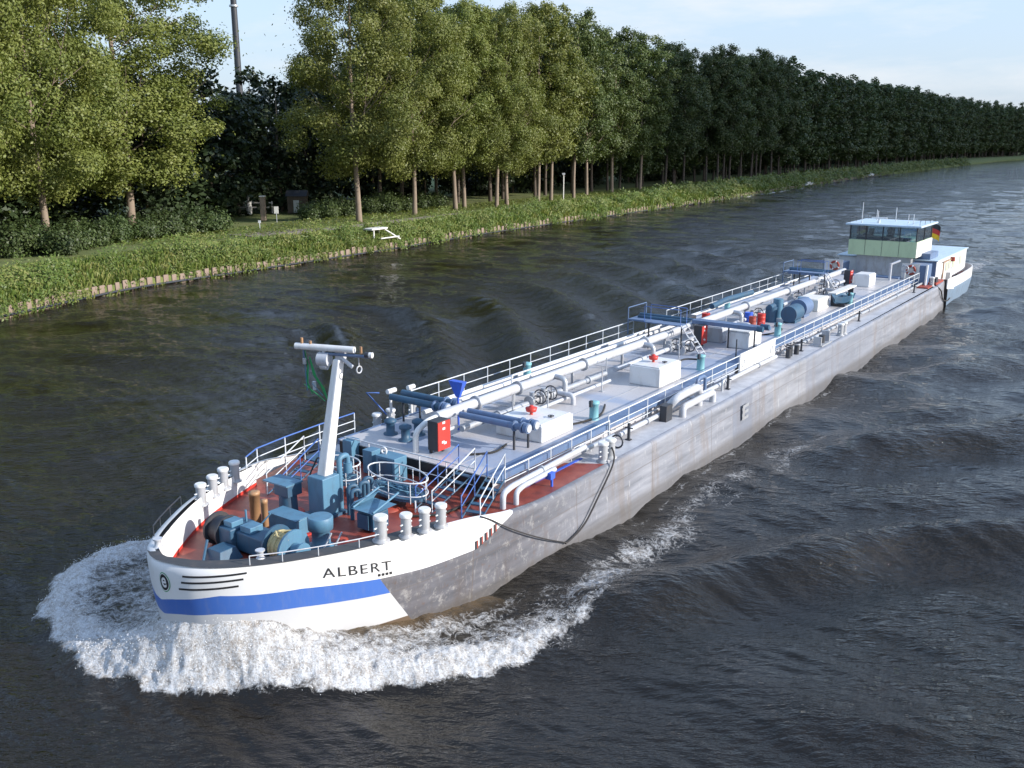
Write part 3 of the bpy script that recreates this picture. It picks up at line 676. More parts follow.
# blue shovel shaped sign on a pole
sg=MB().cyl((13.4,2.15,TZ),.045,1.7,8).build('sign_pole','bright_blue',B)
MB().add([(13.35,2.05,TZ+1.45),(13.35,2.25,TZ+1.45),(13.2,2.55,TZ+2.15),(13.2,1.8,TZ+2.15),(13.45,2.05,TZ+1.45),(13.45,2.25,TZ+1.45),(13.5,2.55,TZ+2.15),(13.5,1.8,TZ+2.15)],[(0,1,2,3),(4,5,6,7),(0,1,5,4),(1,2,6,5),(2,3,7,6),(3,0,4,7)]).build('blue_funnel','bright_blue',sg)
# dark pumps on the starboard fore corner
for u,v in((11.3,.2),(11.9,1.2),(11.0,1.3)):
    MB().lathe((u,v,TZ),[(.3,0),(.3,.05),(.18,.07),(.18,.5),(.26,.52),(.26,.62),(.1,.7)],14).build('pump','gear_blue',B)
# ladders over the lines with small platform
def crossover(u,v0,v1,z=4.95):
    p=MB().box(u-.4,u+.4,v0,v1,z-.06,z).build('crossover_platform','steel_blue',B)
    m=MB()
    a=Vector((u,v1,z)); b2=Vector((u+1.2,v1+1.1,TZ))
    for s in(-.35,.35): m.tube([(u-.0+s,v1,z),(u+s+.1,v1+1.25,TZ)],.04,6)
    for k in range(6):
        f=(k+.6)/6.3; c=(u+.1*f,v1+1.25*f,z+(TZ-z)*f); m.box(c[0]-.34,c[0]+.34,c[1]-.09,c[1]+.09,c[2]-.02,c[2]+.02)
    m.build('ladder','pipe',p)
    m=MB()
    for s in(-.4,.4):
        m.tube([(u+s,v0,z),(u+s,v0,z+.9),(u+s,v1,z+.9),(u+s,v1,z)],.022,6)
    m.build('platform_rail','railblue',p)
    MB().cyl((u,v0+.1,TZ),.05,z-TZ-.06,8).build('platform_leg','dark',p); MB().cyl((u,v1-.1,TZ),.05,z-TZ-.06,8).build('platform_leg','dark',p)
crossover(32.6,1.0,3.3,4.75); crossover(58.6,1.0,3.2,4.8); 
# starboard manifolds midship
for u in (36.4,64.0):
    MB().box(u-.8,u+1.6,-1.9,.2,TZ+.9,TZ+1.0).tube([(u-.8,-1.9,TZ),(u-.8,-1.9,TZ+1.7)],.04,6).tube([(u+1.6,-1.9,TZ),(u+1.6,-1.9,TZ+1.7)],.04,6).tube([(u-.8,-1.9,TZ+1.7),(u+1.6,-1.9,TZ+1.7)],.03,6).build('manifold_stand','steel_blue',B)
    MB().pipe([(u,2.2,zf),(u,-.5,zf),(u,-1.6,zf),(u,-1.6,TZ+1.05)],.12,12).build('transverse_pipe','gear_blue',B)
    MB().pipe([(u+.8,2.2,zf),(u+.8,-.5,zf),(u+.8,-1.9,zf)],.12,12).build('transverse_pipe','gear_blue',B)
# winding gear, drums and pumps around midships aft (blue shapes)
MB().tube([(45.0,5.1,TZ+.6),(46.6,5.1,TZ+.6)],.55,20).box(45.2,46.4,4.7,5.5,TZ,TZ+.2).build('blue_tank','gear_blue',B)
MB().tube([(47.4,4.9,TZ+.65),(48.9,4.9,TZ+.65)],.62,20).box(47.6,48.7,4.5,5.3,TZ,TZ+.2).build('blue_tank','steel_blue',B)
MB().cyl((45.0,3.9,TZ),.38,1.0,16).tube([(44.6,3.9,TZ+1.0),(45.4,3.9,TZ+1.0)],.2,10).build('pump','gear_blue',B)
MB().cyl((46.8,3.7,TZ),.34,1.3,16).build('pump','light_blue',B); MB().cyl((49.6,4.5,TZ),.4,1.1,16).build('pump','light_blue',B)
MB().pipe([(42,.9,TZ+1.15),(44.5,.9,TZ+1.3),(49,.9,TZ+1.2)],.19,12).build('hose_bundle','gear_blue',B)
MB().box(39.2,40.3,-.2,.6,TZ,TZ+.8).build('deck_locker','dark',B,bevel=.03)
# --- port side pipes outboard of the rail
pipeline([(8.75,7.85,DZ),(8.75,7.85,DZ+.55),(9.4,7.75,DZ+.6),(14.8,7.55,DZ+.6)],.11,fl=[((11.5,7.66,DZ+.6),'u')],name='deck_pipe')
pipeline([(9.35,8.0,DZ),(9.35,8.0,DZ+.45),(9.9,7.9,DZ+.5),(12.1,7.85,DZ+.5)],.1,name='deck_pipe')
pipeline([(9.9,7.35,DZ+.35),(17.5,7.35,DZ+.35)],.1,'pipe2',name='deck_pipe')
MB().cyl((11.6,8.05,DZ),.05,.35,8).box(11.45,11.75,7.85,8.1,DZ+.3,DZ+.55).build('deck_valve','bright_blue',B)
pipeline([(18,7.35,DZ+.25),(36.8,7.35,DZ+.25)],.11,'pipe',name='deck_pipe',fl=[((u,7.35,DZ+.25),'u') for u in (20.5,25,29,34)])
pipeline([(38,7.35,DZ+.25),(74,7.35,DZ+.25)],.1,'pipe2',name='deck_pipe',fl=[((u,7.35,DZ+.25),'u') for u in (42,48,56,64,70)])
# raised loops
MB().pipe([(22.6,7.2,DZ+.2),(22.6,7.75,DZ+.9),(23.4,7.75,DZ+.95),(25.2,7.75,DZ+.95),(25.2,7.75,DZ)],.2,12,.4).build('pipe_loop','pipe',B)
MB().pipe([(22.9,8.0,DZ),(22.9,8.0,DZ+.45),(25.0,8.05,DZ+.5),(26.2,8.05,DZ+.5),(26.2,8.05,DZ)],.17,12,.35).build('pipe_loop','pipe',B)
MB().pipe([(25.9,7.3,DZ+.2),(25.9,7.3,DZ+1.1),(26.9,7.3,DZ+1.1),(26.9,7.3,DZ+.2)],.09,10,.3).build('pipe_loop','steel_blue',B)
MB().box(21.6,22.2,7.45,7.8,DZ,DZ+.75).build('pipe_stand','dark',B)
for u in (28.4,): MB().pipe([(u,7.6,DZ),(u,7.6,DZ+.55),(u+.9,7.6,DZ+.55),(u+.9,7.6,DZ)],.07,8,.25).build('pipe_loop','pipe2',B)
# cleats
cl=MB(ID).box(-.05,.05,-.05,.05,0,.75).box(-.1,.1,-.12,.12,0,.04).tube([(-.02,-.2,.55),(-.02,.2,.55)],.03,6).build('cleat_post','dark',B,lp(18.3,7.65,DZ))
for u in (28.9,40.2,52.4,68.5): cp(cl,B,lp(u,7.7,DZ))
for u in (17.0,): MB().ring((u,7.8,DZ+.3),.27,.04,'u',16).build('hand_wheel','dark',B)
# white side board at mid length
w_=MB().box(31.9,37.2,7.06,7.12,DZ+.05,DZ+1.25).build('side_board','white',B)
for u in (32.3,36.6): MB().ring((u,7.14,DZ+.7),.2,.03,'v',14).build('lifting_ring','rail',w_)
for u,v in((37.9,7.7),(38.5,7.6),(39.2,7.75)): 
    MB().cyl((u,v,DZ),.16,.55,10).ring((u,v,DZ+.7),.22,.03,'z',14).build('deck_valve','dark',B)
q=MB().box(42.0,44.0,7.7,8.4,DZ+.0,DZ+.1).box(42.1,42.25,7.8,8.3,DZ+.1,DZ+.6).box(43.7,43.85,7.8,8.3,DZ+.1,DZ+.75).build('fairlead','pipe2',B)
MB().cyl((43.0,8.05,DZ+.1),.2,.5,12).build('roller','dark',q)
# crane / davit shapes aft by the wheelhouse front
q=MB().box(71.6,72.6,1.0,5.6,DZ,DZ+.75).build('fore_locker','steel_blue',B,bevel=.03)
MB().tube([(69.8,5.3,TZ),(69.8,5.3,TZ+1.5)],.12,10).tube([(69.8,5.3,TZ+1.4),(70.4,5.9,TZ+1.7)],.1,8).build('deck_crane','pipe',B)
MB().tube([(70.6,6.3,TZ),(70.6,6.3,TZ+1.3)],.1,10).ring((70.6,6.3,TZ+1.0),.3,.05,'u',14).build('davit','pipe2',B)
# ------------------------------------------------------------------ wheelhouse and aft house
wh=MB().box(75,81,.02,6.1,4.55,5.98).build('wheelhouse','panelgreen',B,bevel=.03)
for k in range(1,4): MB().box(74.985,74.998,.02+1.52*k-.015,.02+1.52*k+.015,4.6,5.95).build('panel_joint','dark',wh)
MB().box(75.02,80.98,6.103,6.125,4.57,5.96).build('side_panel','canvas',wh)
MB().box(76,80.4,.6,5.5,DZ,4.55).build('wheelhouse_base','pipe2',wh)
r=MB().box(74.6,81.3,-.3,6.45,7.3,7.48).build('wheelhouse_roof','roof',wh,bevel=.05)
m=MB()
for u,v in((75.05,.1),(75.05,1.55),(75.05,3.05),(75.05,4.55),(75.05,6.02),(78,.1),(78,6.02),(80.9,.1),(80.9,6.02),(80.9,3)): m.box(u-.05,u+.05,v-.05,v+.05,5.98,7.3)
m.build('window_frame','dark',wh)
for v0,v1 in((.17,1.48),(1.62,2.98),(3.12,4.48),(4.62,5.95)): MB().box(75.04,75.06,v0,v1,6.0,7.28).build('window_pane','glass',wh)
for u0,u1 in((75.12,77.93),(78.07,80.83)):
    MB().box(u0,u1,6.01,6.03,6.0,7.28).build('window_pane','glass',wh); MB().box(u0,u1,.09,.11,6.0,7.28).build('window_pane','glass',wh)
for v0,v1 in((.17,2.93),(3.07,5.95)): MB().box(80.89,80.91,v0,v1,6.0,7.28).build('window_pane','glass',wh)
MB().box(75.3,75.9,.6,5.4,5.985,6.3).box(76.0,76.6,1.0,1.5,5.985,6.5).build('helm_console','dark',wh)
ch=MB().box(76.9,77.4,2.9,3.5,5.985,6.35).box(77.35,77.5,2.9,3.5,6.35,7.0).build('helm_chair','dark',wh)
MB().box(77.1,77.6,1.1,1.6,5.985,6.4).box(77.55,77.65,1.1,1.6,6.4,6.85).build('helm_chair','black',wh)
for u,v,h in((75.6,.9,1.9),(76.5,2.1,1.1),(76.4,5.3,.9),(79,3.1,1.3),(77.5,4.6,.8),(79.5,1.2,1.0)):
    MB().cyl((u,v,7.48),.03,h,6).cyl((u,v,7.48),.06,.1,8).build('antenna','rail',wh)
MB().tube([(76.2,1.6,7.95),(76.2,3.0,7.95)],.07,8).cyl((76.2,2.3,7.48),.1,.45,10).build('roof_radar','white',wh)
m=MB()
for z in(.45,): m.tube([(75,.0,7.48+z),(81,.0,7.48+z)],.02,5).tube([(75,6.2,7.48+z),(81,6.2,7.48+z)],.02,5).tube([(81,0,7.48+z),(81,6.2,7.48+z)],.02,5)
for u in(75,77,79,81):
    for v in(0,6.2): m.tube([(u,v,7.48),(u,v,7.93)],.018,5)
m.build('roof_rail','dark',wh)
# person at the helm (skinned body)
def person(loc_u,loc_v,z):
    """seated figure, one continuous mesh, facing the bow (-u)"""
    V={ 'pel':(0,0,.50,.17),'sp':(.0,0,.75,.16),'ch':(-.02,0,.98,.18),'nk':(-.03,0,1.15,.065),'hd':(-.05,0,1.30,.105),'tp':(-.05,0,1.40,.07),
        'sl':(-.02,.20,1.06,.075),'el':(-.10,.27,.80,.055),'wl':(-.36,.20,.78,.035),'fl':(-.46,.18,.78,.035),
        'sr':(-.02,-.20,1.06,.075),'er':(-.10,-.27,.80,.055),'wr':(-.36,-.20,.78,.035),'fr':(-.46,-.18,.78,.035),
        'hl':(-.05,.10,.48,.10),'kl':(-.48,.13,.50,.075),'al':(-.52,.13,.08,.05),'tl':(-.68,.13,.04,.045),
        'hr':(-.05,-.10,.48,.10),'kr':(-.48,-.13,.50,.075),'ar':(-.52,-.13,.08,.05),'tr':(-.68,-.13,.04,.045)}
    E=[('pel','sp'),('sp','ch'),('ch','nk'),('nk','hd'),('hd','tp'),('ch','sl'),('sl','el'),('el','wl'),('wl','fl'),('ch','sr'),('sr','er'),('er','wr'),('wr','fr'),
       ('pel','hl'),('hl','kl'),('kl','al'),('al','tl'),('pel','hr'),('hr','kr'),('kr','ar'),('ar','tr')]
    ks=list(V); me=bpy.data.meshes.new('person'); me.from_pydata([(V[k][0],-V[k][1],V[k][2]) for k in ks],[(ks.index(a),ks.index(b)) for a,b in E],[])
    me.materials.append(M['cloth']); o=bpy.data.objects.new('person',me); COL.objects.link(o)
    o.modifiers.new('skin','SKIN'); 
    for i,k in enumerate(ks): me.skin_vertices[0].data[i].radius=(V[k][3],V[k][3])
    me.skin_vertices[0].data[0].use_root=True
    sb=o.modifiers.new('sub','SUBSURF'); sb.levels=1; sb.render_levels=2
    w=W(loc_u,loc_v,z); o.location=w; o.rotation_euler=(0,0,math.pi/2-TH)
    hd=MB(ID).lathe((-.05,0,1.27),[(.06,-.05),(.1,.02),(.105,.1),(.08,.17),(.02,.2)],12).build('hair','black',o)
    fc=MB(ID).lathe((-.09,0,1.2),[(.04,-.02),(.075,.03),(.08,.1),(.05,.16)],12).build('face','skin',o)
    return o
ps_=person(77.15,3.2,5.9); tag(ps_,'person in dark clothing sitting at the helm behind the wheelhouse windows','person')
# aft house
ah=MB(); ah.box(77.2,90.8,-1.4,7.55,1.9,4.15); ah.build('aft_house','white',B,bevel=.06); ah=[o for o in bpy.data.objects if o.name=='aft_house'][0]
MB().box(77.0,91.0,-1.55,7.68,4.15,4.25).build('house_roof','roof',ah,bevel=.03)
MB().box(77.15,77.19,5.6,7.5,DZ,4.1).build('front_wall','steel_blue',ah)
for u in(81.0,84.0,87.4): 
    f=MB().box(u,u+1.0,7.56,7.6,2.75,3.75).build('window_frame','rail',ah); MB().box(u+.1,u+.9,7.603,7.612,2.85,3.65).build('window_pane','panelgreen',f)
f=MB().box(82.4,83.3,7.56,7.6,1.95,3.85).build('house_door','canvas',ah); MB().box(82.55,83.15,7.603,7.612,2.9,3.65).build('window_pane','panelgreen',f)
MB().pipe([(79.2,7.75,2.4),(79.2,7.75,3.9),(82.3,7.75,3.9)],.06,8).build('exhaust_pipe','brown',ah)
MB().cyl((83.2,7.75,3.6),.2,.4,10).build('side_lamp','red_deck2',ah)
MB().box(79.8,80.5,7.9,8.3,2.2,2.9).build('house_locker','canvas',ah,bevel=.02)
m=MB()
for z in(4.7,5.15): m.tube([(81.5,7.5,z),(90.6,7.5,z),(90.6,-1.3,z)],.02,5)
for u in(81.5,84.5,87.5,90.6): m.tube([(u,7.5,4.25),(u,7.5,5.15)],.02,5)
MB().box(77.25,80.5,4.9,6.9,4.26,4.8).build('roof_locker','steel_blue',ah,bevel=.03)
MB().box(73.0,75.0,6.0,7.6,DZ,DZ+1.8).build('side_cabin','steel_blue',B,bevel=.03)
MB().box(73.2,75.3,-1.6,.2,DZ,DZ+1.5).build('side_cabin','steel_blue',B,bevel=.03)
MB().tube([(72.7,7.65,DZ),(72.9,7.65,DZ+1.9)],.1,10).build('cabin_stanchion','white',B)
MB().box(71.3,73.0,7.2,8.2,DZ+.01,DZ+.12).box(74.0,77.0,7.6,8.3,DZ+.01,DZ+.2).build('oxide_hatch','red_deck2',B)
MB().box(74.4,75.2,7.7,8.2,DZ+.2,DZ+.6).build('winch_motor','dark',B)
# stern section of the hull
def stern_outline(z,inset=0):
    P=[]; k=max(0,(1.2-z))*.35
    pts=[(78.6,8.45-inset),(82,8.6-inset),(87,8.58-inset),(90.5,8.35-inset),(92.5-inset,7.4-inset*.6),(93.6-inset-k*2,5.5),(93.9-inset-k*2.4,3.1),(93.6-inset-k*2,.7),(92.5-inset,-1.2+inset*.6),(90.5,-2.15+inset),(87,-2.38+inset),(82,-2.4+inset),(78.6,-2.25+inset)]
    pts=[(u,v-(k*.5 if v>3.1 else -k*.5)) for u,v in pts]
    o=[]; n=len(pts)
    for i in range(n-1):
        a=pts[max(i-1,0)];b=pts[i];c=pts[i+1];d=pts[min(i+2,n-1)]
        for f in range(5):
            t=f/5; o.append((cr(a[0],b[0],c[0],d[0],t),cr(a[1],b[1],c[1],d[1],t)))
    o.append(pts[-1]); return o
def band(zs,name,mat,parent,inset=0,zfun=None):
    vs=[];fs=[];L=None
    for i,z in enumerate(zs):
        o=stern_outline(z,inset); L=len(o)
        vs+=[(u,v,z) for u,v in o]
        if i: fs+=[((i-1)*L+j,(i-1)*L+j+1,i*L+j+1,i*L+j) for j in range(L-1)]
    return MB().add(vs,fs,True).build(name,mat,parent)
sh=band([-.8,-.3,0,.3,.6,.9,1.2,1.45],'stern_hull',paint('stern_grey_blue',(.17,.24,.33),.45,(.12,.1,.08),.5),B)
band([1.45,1.9,2.45],'stern_bulwark','white',sh); band([2.45,1.9,1.5],'bulwark_lining','white',sh,.08)
o=stern_outline(1.5,.05); MB().add([(u,v,1.52) for u,v in o],[tuple(range(len(o)))]).build('stern_deck','red_deck2',sh)
o1=stern_outline(2.46);o2=stern_outline(2.46,.08); MB().add([(u,v,2.465) for u,v in o1]+[(u,v,2.465) for u,v in o2],[(j,j+1,len(o1)+j+1,len(o1)+j) for j in range(len(o1)-1)]).build('bulwark_cap','rail',sh)
MB().add([(78.6,8.46,-.5),(78.6,8.46,2.3),(78.6,-2.2,2.3),(78.6,-2.2,-.5)],[(0,1,2,3)]).build('stern_front_plate','black',sh)
MB().box(77.55,78.65,-2.0,8.0,.2,1.9).build('coupling_gap','black',sh)
MB().add([(78.0,8.50,2.5),(78.0,8.50,1.6),(80.6,8.60,1.3),(80.6,8.60,2.5),(78.0,8.42,2.5),(78.0,8.42,1.6),(80.6,8.52,1.3),(80.6,8.52,2.5)],[(0,1,2,3),(4,5,6,7),(0,3,7,4),(0,1,5,4),(1,2,6,5)]).build('bulwark_end','white',sh)
MB().cyl((92.0,6.5,1.5),.25,1.4,10).build('stern_winch','pipe',sh); MB().cyl((92.4,2,1.5),.35,1.0,10).build('stern_winch','gear_blue',sh)
# staff + ensign (black, red, gold)
stf=MB().tube([(91.5,3.3,2.0),(93.6,3.3,6.6)],.05,8).build('flag_staff','white',B)
def barge_root(name,label,cat,u,v,z,group=None):
    e=empty(name,W(u,v,z),math.pi/2-TH); return tag(e,label,cat,group)
fl=barge_root('ensign_flag','small black, red and gold flag flying from the stern staff behind the wheelhouse','flag',93.3,3.3,5.0)
for k,mt in enumerate(('black','red','yellow')):
    vs=[];fs=[];n=8
    for i in range(n+1):
        f=i/n; 
        for j in(0,1):
            z=1.5-.5*(k+j); vs.append((-.05*0+ .28*(1.5-(k+j)*.5)*.8-f*1.5*.55, -f*1.5*.8+.12*math.sin(f*7), z*1.0-f*.55))
        if i: fs.append((2*i-2,2*i,2*i+1,2*i-1))
    MB(ID).add(vs,fs,True).build({'black':'black_band','red':'red_band','yellow':'gold_band'}[mt],mt,fl).location=(0,0,0)
# life rings hanging on the cabins
def ring_(u,v,z,label):
    e=barge_root('life_ring',label,'life ring',u,v,z,'life rings below the wheelhouse')
    MB(ID).ring((0,0,0),.36,.1,'u',24,10).build('ring_body','red_deck2',e)
    for a in range(4):
        t=a*math.pi/2+.4; MB(ID).tube([(0,.36*math.cos(t-.15),.36*math.sin(t-.15)),(0,.36*math.cos(t+.15),.36*math.sin(t+.15))],.106,10).build('reflective_band','white',e)
MB().box(72.93,72.97,5.5,7.0,DZ+.6,DZ+1.9).build('ring_board','canvas',B); MB().box(73.13,73.17,-1.5,.2,DZ+.6,DZ+1.8).build('ring_board','canvas',B)
ring_(72.8,6.3,3.75,'red and white life ring on the port side below the wheelhouse')
ring_(73.0,-.5,3.65,'red and white life ring on the far side of the wheelhouse, beside the pipes')
# dinghy on the tank deck
dg=barge_root('dinghy','small blue rowing boat lying on the tank deck ahead of the wheelhouse','boat',54.6,5.75,TZ+.12)
vs=[];fs=[];n=14
for i in range(n+1):
    f=i/n; w=.68*math.sin(math.pi*min(1,f*.85+.14))**.6 if f<1 else .45; x=-1.9+3.8*f; zk=.02+.25*(1-min(1,f*3))**2; zt=.55+.15*(1-f)
    w=max(.02,w*(min(1,f*2.4+.02))**.55)
    vs+=[(x,0,zk),(x,-w*.7,zk+.12),(x,-w,zt),(x,w*.7,zk+.12),(x,w,zt),(x,-w*.88,zt),(x,w*.88,zt),(x,0,zk+.07)]
    if i:
        a=8*(i-1);b_=8*i
        fs+=[(a,b_,b_+1,a+1),(a+1,b_+1,b_+2,a+2),(a,b_,b_+3,a+3),(a+3,b_+3,b_+4,a+4),(a+2,b_+2,b_+5,a+5),(a+4,b_+4,b_+6,a+6),(a+5,b_+5,b_+7,a+7),(a+6,b_+6,b_+7,a+7)]
fs+=[(8*n,8*n+1,8*n+2,8*n+4,8*n+3)]
MB(ID).add(vs,fs).build('boat_hull','gear_blue',dg)
MB(ID).box(-.3,-.05,-.55,.55,.42,.46).box(.9,1.15,-.6,.6,.42,.46).build('thwart','light_blue',dg)
MB(ID).box(-1.0,-.8,-.5,.5,-.12,.1).box(1.0,1.2,-.5,.5,-.12,.1).build('cradle','dark',dg)
pk=barge_root('gangplank','long pale gangplank lying on the tank deck beside the blue boat','plank',57.2,5.0,TZ)
MB(ID).box(-2.6,2.6,-.3,.3,.7,.8).build('plank_board','canvas',pk); MB(ID).box(-2.2,-2.1,-.2,.2,0,.7).box(2.1,2.2,-.2,.2,0,.7).build('trestle','dark',pk)
# red and blue drums
def drum(u,v,mat,label,s=1.):
    e=MB(ID).lathe((0,0,0),[(.27,0),(.28,.02),(.27,.28),(.285,.3),(.27,.32),(.27,.58),(.285,.6),(.27,.62),(.27,.86),(.28,.88),(.25,.87)],18).build('oil_drum',mat,None)
    e.location=W(u,v,TZ); e.scale=(s,s,s); tag(e,label,'drum','drums on the tank deck')
    MB(ID).cyl((.12,.08,.87),.04,.04,8).build('drum_cap','dark',e)
drum(42.2,3.7,'red_deck2','red drum nearest the pipeline among the drums on the tank deck',.85); drum(43.1,3.95,'red','red drum between the white box and the blue drum on the tank deck',.95)
drum(42.8,3.2,'bright_blue','bright blue drum standing behind the two red drums')
drum(40.9,1.0,'red','single red drum standing alone on the far side of the pipelines')
drum(41.5,4.6,'red','low red drum lying closest to the hose beam',.6)
# green signal cloth on the mast
gf=barge_root('signal_cloth','green cloth and lines hanging from the radar arm of the foremast','flag',5.3,1.9,7.75)
def strip_cloth(pts,w,name):
    vs=[];fs=[]
    for i,(p,ww) in enumerate(zip(pts,w)):
        vs+=[(p[0]-ww*.3,p[1]-ww,p[2]),(p[0]+ww*.3,p[1]+ww,p[2]),(p[0]+ww*.3+.05,p[1]+ww,p[2])]
        if i: j=3*i; fs+=[(j-3,j,j+1,j-2),(j-2,j+1,j+2,j-1)]
    MB(ID).add(vs,fs,True).build(name,'green',gf)
strip_cloth([(0,0,.25),(.05,-.1,-.3),(.0,-.05,-.9),(.05,-.25,-1.3)],[.03,.06,.1,.05],'green_pennant')
strip_cloth([(.05,-.2,.0),(.0,-.45,-.6),(.1,-.7,-1.0),(.1,-.95,-1.45)],[.05,.13,.16,.04],'green_pennant')
strip_cloth([(.0,.1,-1.0),(.1,-.15,-1.2),(.1,-.5,-1.35),(.1,-.8,-1.5)],[.04,.09,.05,.03],'green_pennant')
MB(ID).tube([(0,.02,.3),(0,-.05,-1.2)],.02,5).tube([(0,-.3,-.9),(.1,-.7,-1.3)],.015,5).build('halyard','light_blue',gf)
# hanging black mooring lines on the port side
def rope(pts,r,label,mat='ropeblack',name='mooring_line'):
    P=[Vector(p) for p in pts]; out=[]
    for i in range(len(P)-1):
        a=P[max(i-1,0)];b=P[i];c=P[i+1];d=P[min(i+2,len(P)-1)]
        for k in range(6): 
            t=k/6; out.append(tuple(cr(a[q],b[q],c[q],d[q],t) for q in range(3)))
    out.append(tuple(P[-1]))
    mb=MB(ID); mb.tube([W(*p) for p in out],r,7); o=mb.build(name,mat,None); o['keep']=1; del o['keep']
    return tag(o,label,'rope','mooring lines hanging down the grey hull')
rope([(15.7,8.25,2.95),(15.1,8.72,2.5),(13.7,8.82,1.4),(12.75,8.84,.7),(11.9,8.85,.45),(11.35,8.85,.38)],.036,'thick black mooring line slanting down the hull from the bollard pair')
rope([(11.4,8.85,.4),(10.3,8.83,.9),(9.1,8.80,1.5),(7.85,8.72,2.2),(7.1,8.6,2.7),(6.6,8.5,2.98)],.025,'thin dark line running from the bow bulwark down to the thick black rope')
rope([(73.4,8.5,2.42),(74.2,8.75,1.9),(76.0,8.62,.9),(78.0,8.6,.5),(79.2,8.6,.6)],.06,'black line hanging in a loop near the stern below the life ring')
# ------------------------------------------------------------------ water
def perlin(x,y,seed=0):
    r=np.random.default_rng(seed); p=r.permutation(256); p=np.concatenate([p,p]); ga=r.uniform(0,2*np.pi,256); gx,gy=np.cos(ga),np.sin(ga)
    xi=np.floor(x).astype(int); yi=np.floor(y).astype(int); xf=x-xi; yf=y-yi
    u=xf*xf*xf*(xf*(xf*6-15)+10); v=yf*yf*yf*(yf*(yf*6-15)+10)
    def g(ix,iy,dx,dy):
        h=p[(p[ix&255]+iy)&255]; return gx[h]*dx+gy[h]*dy
    a=g(xi,yi,xf,yf); b=g(xi+1,yi,xf-1,yf); c=g(xi,yi+1,xf,yf-1); d=g(xi+1,yi+1,xf-1,yf-1)
    return ((a+(b-a)*u)+((c+(d-c)*u)-(a+(b-a)*u))*v)*1.4
def fbm(x,y,o=4,seed=0,g=.5):
    s=0;a=1;f=1;t=0
    for i in range(o): s=s+a*perlin(x*f,y*f,seed+i); t+=a; a*=g; f*=2.03
    return s/t
def seg_dist(U,V,pts):
    best=np.full(U.shape,1e9); tt=np.zeros(U.shape); L=0; Ls=[0]
    for a,b in zip(pts,pts[1:]): Ls.append(Ls[-1]+math.hypot(b[0]-a[0],b[1]-a[1]))
    for i,(a,b) in enumerate(zip(pts,pts[1:])):
        dx,dy=b[0]-a[0],b[1]-a[1]; l2=dx*dx+dy*dy
        t=np.clip(((U-a[0])*dx+(V-a[1])*dy)/l2,0,1); d=np.hypot(U-a[0]-t*dx,V-a[1]-t*dy)
        m=d<best; best=np.where(m,d,best); tt=np.where(m,(Ls[i]+t*math.sqrt(l2))/Ls[-1],tt)
    return best,tt
def sstep(a,b,x): t=np.clip((x-a)/(b-a),0,1); return t*t*(3-2*t)
az=np.concatenate([np.radians(np.arange(-180,-46,3.0)),np.radians(np.linspace(-46,44,1100)),np.radians(np.arange(47,180,3.0))])
rs=[3.0]
while rs[-1]<9000:
    r_=rs[-1]; rs.append(r_+(.10 if 12<r_<36 else (1.2 if r_<12 else (r_*.0040 if r_<420 else r_*.03))))
rs=np.array(rs)
RR,AZ=np.meshgrid(rs,az,indexing='ij'); X=RR*np.sin(AZ); Y=RR*np.cos(AZ)
dU=X-O[0]; dV=Y-O[1]; U=dU*UX+dV*UY; V=dU*VX+dV*VY
cell=np.maximum(.10,RR*.0040)
H=np.zeros(X.shape)
rw=np.random.default_rng(3)
for i in range(30):
    lam=.36*1.155**i*rw.uniform(.93,1.07)
    if lam>12: break
    th=R(35)+rw.normal(0,.42); amp=(.0185 if lam<1.3 else .0145)*lam**.85
    fade=np.clip((lam/cell-2.2)/2.5,0,1)
    ph=rw.uniform(0,6.28); mod=.6+.8*perlin(X/(lam*5)+i*7,Y/(lam*5),50+i)
    pp=2*np.pi/lam*(X*math.sin(th)+Y*math.cos(th))+ph+2.0*perlin(X/(lam*3.2),Y/(lam*3.2),90+i); H+=amp*fade*mod*(.5*np.sin(pp)+.62-1.1*np.abs(np.sin(pp/2)))
# wake: diverging crests (u,v) on both sides of the hull
def ridge(pts,wid,amp,power=2.):
    global H
    d,t=seg_dist(U,V,pts); env=sstep(0,.15,t)*(1-sstep(.75,1,t))
    H+=amp*env*np.exp(-(d/wid)**2)-amp*.45*env*np.exp(-((d-wid*1.9)/wid)**2)
for k in range(9):
    u0=7+k*9.5; a=.68*.93**k
    if k in (0,2,4,5,7): q_=(0,0,1.5,0,-1,2,0,-1)[k]; ridge([(u0,11.2),(u0+6,14.4+q_*.3),(u0+12.5,18.2+q_),(u0+17+q_,23.5),(u0+19,34)],1.35+.10*k,a)
    ridge([(u0+3,-5.5),(u0+10,-9.5),(u0+17,-15),(u0+26,-24),(u0+34,-36)],1.3+.1*k,a*.95)
# transverse swell beside the hull
H+=.10*np.sin(2*np.pi*U/11.5+V*.25)*sstep(30,12,np.abs(V-3.1))*sstep(4,12,U)
H+=.16*fbm(U/8.,V/4.,3,11)*sstep(60,10,np.abs(V-3.1))*sstep(-4,12,U)
H+=.035*fbm(X/1.1,Y/1.1,3,21)*np.clip(1.3-RR/150,0,1)
